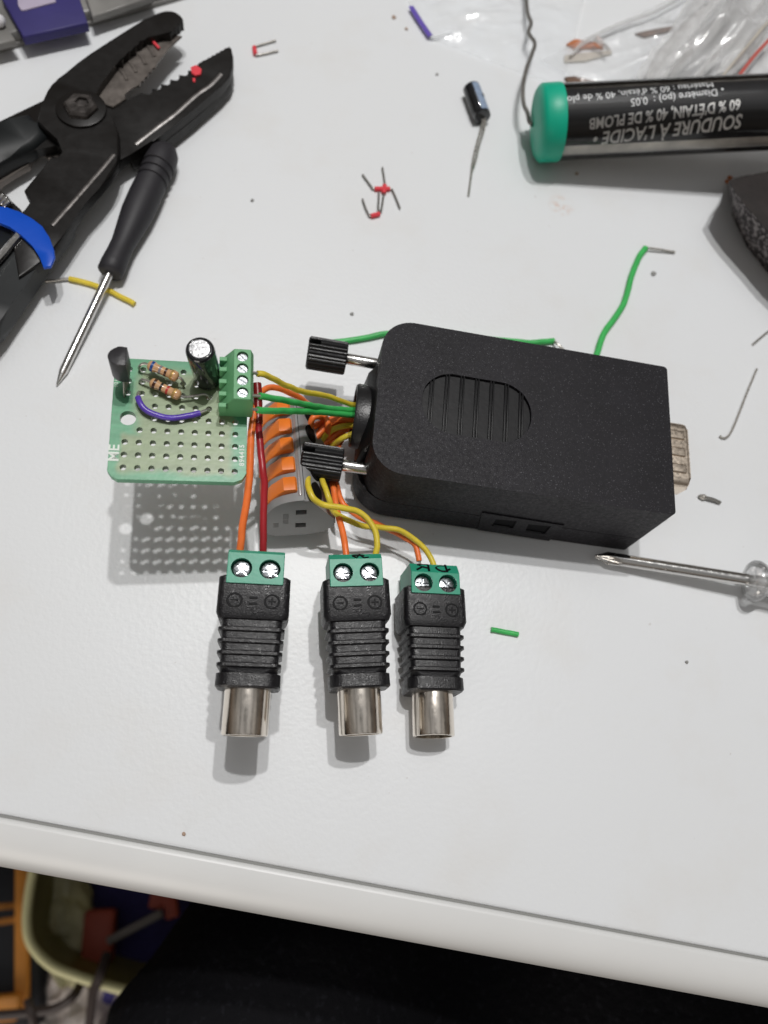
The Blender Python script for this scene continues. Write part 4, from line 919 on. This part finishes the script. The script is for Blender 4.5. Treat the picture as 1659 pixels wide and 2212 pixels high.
def wraptext(s, size, x4, y4, sx=1.0, bold=0, m_='label_text', align='CENTER'):
    b = text(s, size, None, bold, 0, 1.0, sx, align)
    bmesh.ops.delete(b, geom=[], context='VERTS')
    h = size
    for k in range(-6, 7):
        bmesh.ops.bisect_plane(b, geom=b.verts[:] + b.edges[:] + b.faces[:], plane_co=(0, k * h / 9, 0), plane_no=(0, 1, 0))
    a = angle_for(ypix(y4)); xx = F.hit(1042.3 + .3717 * x4, .3717 * y4, zc + 8.95 * sin(radians(a))).x
    for v in b.verts:      # the print reads upside down from here
        u_, w_ = -v.co.x, -v.co.y; an = radians(a) - (w_ + u_ * .075) / 8.95
        v.co = V((xx + u_, 8.97 * cos(an), zc + 8.97 * sin(an)))
    part('label_lettering', b, K[m_], lab, smooth=None)
wraptext("SOUDURE À L'ACIDE •", 4.9, 1075, 755, .80, .10)
wraptext('60 % D\'ÉTAIN, 40 % DE PLOMB', 3.7, 1062, 662, .80, .09)
wraptext('Diamètre (po) :  0.05', 2.9, 1115, 566, .93, .0, 'label_text2')
wraptext("Matériau : 60 % d'étain, 40 % de plomb", 2.9, 880, 527, .93, .0, 'label_text2')
wraptext('•', 2.8, 1398, 532, 1.0, 0, 'label_text2')

# kinked solder wire beside the cap
P = [W(x, y, z) for x, y, z in ((1135, -70, 1), (1134, -20, 2), (1137, 0, 2.5), (1140, 30, 3.5), (1147, 50, 4.5), (1142, 71, 5), (1155, 93, 5.5), (1149, 117, 6), (1137, 149, 6.5), (1130, 186, 7), (1131, 223, 7), (1139, 243, 7), (1143, 262, 7.5), (1150, 270, 8))]
solo('solder_wire', tube(P, .58, 10, 7), K['dull_lead'], 'kinked grey solder wire running up from the teal tube cap', 'wire', P[0])

# ================================================================== DARK FOAM BLOCK (right)
tp = [(1576, 392), (1583, 386), (1610, 379), (1660, 371), (1760, 355), (1800, 640), (1700, 545), (1659, 498), (1612, 447), (1588, 415)]
bt = [(1574, 396), (1583, 388), (1610, 381), (1660, 372), (1760, 355), (1860, 760), (1720, 640), (1659, 592), (1612, 532), (1581, 465)]
HT = 15
F = Frame(W(1700, 500, 0)); I = F.I
t = thing('foam_block', 'dark speckled foam block with a blunt nose entering at the right edge', 'block', F)
b = bmesh.new(); lo, hi = [I @ W(x, y, 0) for x, y in bt], [I @ W(x, y, HT) for x, y in tp]
def dens(P, k=6):
    o = []
    for i in range(len(P)):
        for j in range(k): o.append(P[i].lerp(P[(i + 1) % len(P)], j / k))
    return o
lo, hi = dens(lo), dens(hi); n = len(lo); rings = []
lo_ = [p.copy() for p in lo]
for f_ in [i / 10 for i in range(11)]:
    rg = []
    for p_, q_ in zip(lo, hi):
        v = p_.lerp(q_, f_); v += V((noise.noise(v * .6), noise.noise(v * .6 + V((5, 5, 5))), noise.noise(v * .6 + V((9, 1, 5))))) * (.5 if 0 < f_ < 1 else .15); v.z = max(v.z, .02); rg.append(b.verts.new(v))
    rings.append(rg)
for A, B in zip(rings[:-1], rings[1:]):
    for i in range(n): b.faces.new((A[i], A[(i + 1) % n], B[(i + 1) % n], B[i]))
b.faces.new(rings[0])
part('side', b, K['foam'], t, smooth=60)
cenh = sum(hi, V()) / n; b = bmesh.new(); c_ = b.verts.new(cenh + V((0, 0, .3))); hv_ = [b.verts.new(p_ + V((0, 0, .0))) for p_ in hi]
for i in range(n): b.faces.new((hv_[i], hv_[(i + 1) % n], c_))
bmesh.ops.subdivide_edges(b, edges=b.edges[:], cuts=3, use_grid_fill=True)
part('top', b, K['foam_top'], t, smooth=60)

# ================================================================== BAGS AND STRIPS (top right)
def film(name, quad, z, amp, fr, m_, label, dirn=(1, 0), stretch=3, nseg=90, thick=.05, kind='bag', lift=0.0, grp=None):
    A, B, C, D_ = [W(*p, z) for p in quad]; b = bmesh.new(); rows = []; dv = V((dirn[0], dirn[1], 0)).normalized(); dn = V((-dv.y, dv.x, 0))
    for j in range(nseg + 1):
        rw = []
        for i in range(nseg + 1):
            u_, v_ = i / nseg, j / nseg; p_ = (A * (1 - u_) + B * u_) * (1 - v_) + (D_ * (1 - u_) + C * u_) * v_
            s = V((p_.dot(dv) / stretch, p_.dot(dn), 0)); ed = min(1, min(u_, v_, 1 - u_, 1 - v_) * 4)
            h = (1 - abs(noise.noise(s * fr)) * 2.2) * amp + (1 - 2 * abs(noise.noise(s * fr * 2.3 + V((7, 0, 0))))) * amp * .4 + noise.noise(p_ * .12) * .4
            rw.append(b.verts.new(p_ + V((0, 0, max(.15 - z, h * ed + lift * ed)))))
        rows.append(rw)
    for j in range(nseg):
        for i in range(nseg): b.faces.new((rows[j][i], rows[j][i + 1], rows[j + 1][i + 1], rows[j + 1][i]))
    c = (A + C) / 2; c.z = 0
    return solo(name, b, m_, label, 'bag', c, smooth=50, group=grp)
bg1 = film('zip_bag', [(880, 0), (932, 84), (1215, 190), (1290, -120)], .5, 1.2, .10, K['film'], 'thin clear zip bag with a violet zip line at the top', (1, .4), 2)
b0 = V(bg1.location) / MM
part('sealed_edge', tube([W(x, y, 1.0) - b0 for x, y in ((930, 80), (950, 78), (978, 66))], .3, 6, 4), mat('bag_edge_sheen', (.8, .82, .84, 1), .2), bg1)  # whitish tube paints the highlight on the bag's lower edge
P = [W(888, 14, 1.2), W(908, 46, 1.2), (W(930, 78, 1.2))]
part('zip_line', tube([p_ - b0 for p_ in P], .85, 8, 5, flat=.3), K['zipblue'], bg1)
bg2 = film('zip_bag', [(1165, 128), (1310, 200), (1700, 178), (1760, -150)], 1.0, 3.2, .07, K['film'], 'loosely crumpled clear bag covering the cut brown strips', (1, .7), 3, lift=1)
bg3 = film('zip_bag', [(1385, 178), (1700, 190), (1900, -160), (1500, -30)], 5, 8.5, .075, K['film_shiny'], 'glossy folded clear bag with a red line at the upper right', (.62, .78), 4.5, lift=2)
b0 = V(bg3.location) / MM
part('zip_line', tube([W(x, y, 13) - b0 for x, y in ((1595, 165), (1630, 120), (1665, 82))], .5, 8, 5, flat=.4), K['zipred'], bg3)
part('zip_line', tube([W(x, y, 12) - b0 for x, y in ((1560, 165), (1610, 105), (1665, 40))], .35, 8, 5, flat=.4), K['tape'], bg3)
K['fold'] = clearmat('white_film_fold', (.97, .97, .97, 1), .25, .16, .55, (.95, .95, .95, 1), fres=1.35, bump=(.25, .6))  # gathered film, whitened to paint in streaks of reflected lamp light
def fold(pts, wd, h, z, parent, m_='fold'):
    P = smoothpath([W(x, y, z) for x, y in pts], 8); o_ = V(parent.location) / MM; b = bmesh.new(); rw = []
    for i, p_ in enumerate(P):
        t_ = (P[min(i + 1, len(P) - 1)] - P[max(i - 1, 0)]).normalized(); n_ = V((-t_.y, t_.x, 0)).normalized(); f_ = i / (len(P) - 1); w_ = wd * (.55 + .6 * sin(pi * min(1, f_ * 1.1 + .1))) * (1 + .25 * noise.noise(p_ * .3)); r_ = []
        for k in range(11):
            a = k / 10; r_.append(b.verts.new(p_ - o_ + n_ * (a - .5) * w_ + V((0, 0, h * sin(pi * a) * (1 + .4 * noise.noise(p_ * .5 + V((k, 0, 0))))))))
        rw.append(r_)
    for A, B in zip(rw[:-1], rw[1:]):
        for k in range(10): b.faces.new((A[k], A[k + 1], B[k + 1], B[k]))
    part('fold', b, K[m_], parent, smooth=70)
fold([(1385, 190), (1420, 140), (1470, 80), (1530, 20), (1580, -40)], 7, 3.5, 8, bg3)
fold([(1425, 190), (1470, 135), (1530, 70), (1590, 5), (1640, -50)], 4, 3, 9, bg3)
fold([(1490, 185), (1540, 125), (1610, 50), (1670, -20)], 3, 2.2, 9.5, bg3)
fold([(1550, 175), (1600, 115), (1660, 50), (1720, -10)], 5, 2.5, 9, bg3)
fold([(1232, 120), (1262, 92), (1330, 58), (1420, 25), (1500, -20)], 1.3, 1.0, 2.0, bg2)
fold([(1284, 84), (1300, 98), (1315, 112)], 1.6, 1.2, 3.0, bg2)
def strip(px, z, m_, label, th=.8):
    P = [W(x, y, 0) for x, y in px]; b = prism([(p_.x, p_.y) for p_ in P], z, z + th, .1, 1); c = P[0].copy(); c.z = 0
    return solo('cut_strip', b, K[m_], label, 'strip', c, group='cut strips beneath the bags')
strip([(1222, 100), (1240, 90), (1300, 100), (1302, 108), (1240, 108)], .2, 'copper', 'orange-brown pointed strip, uppermost of those under the bag')
strip([(1218, 124), (1318, 112), (1320, 120), (1262, 136), (1218, 138)], .2, 'tape', 'pale beige strip between the orange-brown and dark brown ones', .6)
strip([(1218, 172), (1240, 170), (1290, 182), (1230, 190)], .2, 'brown', 'dark brown strip just above the solder tube')
strip([(1370, 76), (1420, 66), (1490, 55), (1492, 60), (1425, 76), (1390, 84)], .2, 'brown', 'reddish brown strip blurred under the crumpled bag', .6)

# ================================================================== WIRE STRIPPER
F = Frame(W(175, 240, 0)); I = F.I
ws = thing('wire_stripper', 'black wire stripper with open toothed jaws and a blue strap', 'wire stripper', F)
def P2(pts, z): return [((I @ W(x, y, z)).x, (I @ W(x, y, z)).y) for x, y in pts]
def teeth(a, b_, n_, depth):
    o = []; a, b_ = V(a), V(b_); d_ = (b_ - a); nn_ = V((-d_.y, d_.x)).normalized()
    for k in range(n_):
        o.append(tuple(a + d_ * (k / n_))); o.append(tuple(a + d_ * ((k + .42) / n_) + nn_ * depth * .9)); o.append(tuple(a + d_ * ((k + .75) / n_) + nn_ * depth))
    o.append(tuple(b_)); return o
jawB = [(-90, 305), (0, 262), (97, 214), (150, 200), (202, 210), (240, 236), (268, 222), (291, 205), (305, 201)] + teeth((309, 200), (425, 140), 6, 13) + [(432, 138)] + teeth((438, 129), (493, 98), 6, 6) + \
       [(500, 104), (504, 122), (503, 145), (496, 165), (476, 188), (415, 240), (364, 280), (331, 305), (281, 331), (257, 350), (235, 345), (200, 330), (150, 320), (120, 312), (75, 322), (0, 356), (-90, 400)]
part('lower_jaw', prism(P2(jawB, 7), 4.2, 7, .35, 2), K['tool_black'], ws)
b = prism(P2([(480, 140), (500, 130), (504, 145), (497, 165), (476, 188), (415, 241), (364, 281), (331, 306), (281, 331), (275, 322), (330, 290), (400, 235), (460, 178)], 7), 1.4, 4.25, .2, 1)
part('jaw_flank', b, K['tool_black'], ws)
part('bright_bevel', tube([I @ W(x, y, 7.15) for x, y in ((478, 160), (455, 184), (425, 205), (380, 245), (340, 275), (292, 312))], .55, 6, 6, flat=.4), K['tool_edge'], ws)  # pale strip paints the light caught on the jaw's bevel
part('grey_blade', prism(P2([(200, 207), (250, 138), (300, 92), (330, 70), (393, 78), (365, 105), (352, 122)] + teeth((338, 138), (296, 186), 5, -4) + [(285, 192), (268, 205), (272, 214), (244, 232), (225, 226)], 7.4), 7.0, 7.6, .15, 1), K['tool_grey'], ws)
for k in range(4):
    x0, y0 = 322 - k * 20, 92 + k * 17
    part('blade_ridge', tube([I @ W(x0 - 12, y0 - 4, 7.75), I @ W(x0 + 4, y0 + 14, 7.75), I @ W(x0 + 12, y0 + 30, 7.7)], .5, 6, 4, flat=.4), K['tool_grey'], ws)
jawA = [(97, 212), (103, 195), (112, 182), (125, 172), (139, 162), (168, 138), (198, 116), (232, 94), (265, 73), (298, 50), (313, 46), (331, 33), (345, 27), (357, 24), (370, 24), (380, 27), (390, 34), (395, 40), (396, 48), (390, 50), (387, 56), (381, 58), (380, 64), (374, 66), (368, 74), (350, 72), (335, 78), (322, 84), (310, 85), (305, 93), (296, 95), (292, 106), (282, 108), (278, 118), (267, 120), (264, 132), (252, 134), (243, 150), (222, 178), (202, 205), (222, 222), (240, 248),
        (256, 285), (257, 330), (252, 350), (240, 376), (215, 408), (185, 440), (160, 475), (140, 505), (100, 560), (40, 600), (20, 480), (55, 454), (72, 438), (60, 427), (52, 412), (72, 387), (98, 366), (106, 348), (112, 338), (130, 345), (140, 330), (128, 300), (100, 280), (80, 262), (88, 235)]
part('upper_jaw', prism(P2(jawA, 9.6), 7.2, 9.8, .45, 2), K['tool_black'], ws)
# the plate the handle frame rests on, seen grey between the handles
part('inner_plate', prism(P2([(-90, 380), (0, 345), (75, 310), (100, 285), (142, 318), (138, 345), (118, 352), (103, 345), (97, 332), (83, 330), (69, 344), (64, 358), (35, 374), (4, 394), (-16, 410), (-90, 438)], 4), 2.6, 4.15, .2, 1), K['tool_grey'], ws)
# pivot
pc = I @ W(176, 238, 9.8)
part('washer', cyl((pc.x, pc.y, 9.7), (pc.x, pc.y, 10.5), 6.0, 40, .2), K['tool_black'], ws)
b = lathe([(0, 4.2), (.9, 4.1), (1.5, 3.4)], (pc.x, pc.y, 10.4), (pc.x, pc.y, 12), 6)
b = cut(b, cyl((pc.x + .4, pc.y + .5, 11.2), (pc.x + .4, pc.y + .5, 14), 1.7, 6))
part('pivot_nut', b, mat('dark_worn_nut', (.11, .10, .095, 1), .32, .8, rvar=(.5, .12), bump=(.5, .15), var=(.4, .4)), ws, smooth=25)
# handles: thick dipped grips
gripR = [(150, 478), (157, 470), (185, 442), (160, 487), (132, 527), (115, 549), (85, 592), (60, 630), (30, 672), (0, 716), (-60, 790), (-140, 720), (-90, 640), (-40, 560), (-2, 505), (30, 470), (80, 470), (120, 480)]
part('right_grip', prism(P2([(x_ - 7, y_ - 13) for x_, y_ in gripR], 9), 3.4, 8.9, 2.2, 5, True), K['grip'], ws, smooth=60)
ribR = prism(P2([(257, 352), (240, 378), (185, 442), (146, 498), (116, 550), (96, 545), (140, 478), (180, 425), (228, 368), (240, 350)], 7), 4.6, 7.25, .8, 3)
part('handle_flange', ribR, K['tool_black'], ws, smooth=50)
part('bright_bevel', tube([I @ W(x, y, 9.9) for x, y in ((246, 334), (220, 365), (185, 405), (150, 445), (112, 487))], .5, 6, 6, flat=.4), mat('scuffed_edge', (.15, .14, .135, 1), .45, .7, var=(.5, .5)), ws)  # pale strip paints the highlight along the handle seam
part('left_grip', prism(P2([(-90, 300), (-20, 268), (20, 252), (60, 236), (80, 262), (100, 285), (70, 310), (20, 335), (-30, 365), (-90, 395)], 9), 3.0, 8.6, 2.0, 4, True), K['grip'], ws, smooth=60)
part('spring_rod', tube([I @ W(x, y, 10) for x, y in ((52, 497), (30, 520), (0, 556), (-60, 620))], .9, 10, 5), K['steel'], ws)
part('blue_strap', prism(P2([(-60, 444), (0, 448), (16, 449), (42, 459), (70, 473), (92, 490), (107, 514), (117, 540), (119, 558), (110, 577), (94, 579), (85, 555), (71, 533), (49, 509), (22, 492), (0, 481), (-60, 472)], 10.8), 10.2, 11.1, .22, 2, True), K['blueband'], ws, smooth=50)
for x, y in ((2, 428), (10, 434), (15, 441)):
    c = I @ W(x, y, 8); part('spring_coil', cyl((c.x - .8, c.y - .6, 7.5), (c.x + .8, c.y + .6, 8.6), .75, 12, .2), K['steel'], ws)
part('mechanism_plate', prism(P2([(-60, 400), (5, 414), (45, 452), (40, 466), (0, 454), (-60, 450)], 7), 5, 7, .3), K['tool_black'], ws)
for pts, z, s in (([(321, 84), (326, 82), (346, 104), (342, 107)], 8.0, .4), ([(412, 148), (424, 143), (436, 152), (434, 163), (422, 166), (414, 160)], 7.1, .5), ([(416, 170), (422, 170), (422, 178), (417, 178)], 7.1, .3)):
    b = prism([(W(x, y, z).x, W(x, y, z).y) for x, y in pts], z, z + s, .1, 1); c = W(*pts[0], z)
    solo('red_scrap', b, K['redink'], {8.0: 'thin coral-red scrap on the grey stripping blade'}.get(z, 'larger coral-red scrap caught on the toothed jaw' if s == .5 else 'tiny coral-red fleck below the larger scrap on the toothed jaw'), 'scrap', c, group='coral-red insulation scraps on the wire stripper')

# ================================================================== COMPONENT CASE (top left)
e_a, e_b = W(-60, 128, 0), W(400, -6, 0)
d = (e_b - e_a).normalized(); F = Frame(e_a, Matrix((d, V((0, 0, 1)).cross(d), V((0, 0, 1)))).transposed())
cs_ = thing('component_case', 'cloudy grey plastic component case with an indigo compartment in the corner', 'case', F)
LX = (e_b - e_a).length
part('case_body', box(0, LX + 30, 0, 60, 0, 4.0, .8, 3), K['case_clear'], cs_)
def cp(px, py, z): p_ = F.hit(px, py, z); return (p_.x, p_.y)
part('indigo_compartment', prism([cp(50, 80, 6), cp(190, 50, 6), cp(160, -40, 6), cp(0, -20, 6), cp(5, 0, 6)], 3.6, 6.2, .5, 3), K['case_blue'], cs_)
part('pale_tag', prism([cp(38, 8, 7), cp(44, 18, 7), cp(52, 18, 7), cp(120, 0, 7), cp(110, -30, 7), cp(35, -20, 7)], 6.15, 6.6, .1, 1), K['case_tag'], cs_)
b = prism([cp(200, 40, 5), cp(335, -5, 5), cp(320, -40, 5), cp(180, -20, 5)], 3.8, 5.6, .6, 3); part('clear_lid', b, K['case_clear'], cs_)
b = prism([cp(-40, 60, 5), cp(0, 35, 5), cp(35, 90, 5), cp(-40, 108, 5)], 3.8, 5.6, .6, 3); part('clear_lid', b, K['case_clear'], cs_)
part('base_rim', box(0, LX + 30, -.8, 1.2, 0, 1.4, .4), K['case_clear'], cs_)
b = bmesh.new(); bmesh.ops.create_icosphere(b, subdivisions=3, radius=1.6); c = F.hit(-2, 45, 7)
for v in b.verts: v.co += c
part('catch', b, mat('white_catch', (.7, .7, .72, 1), .3), cs_)
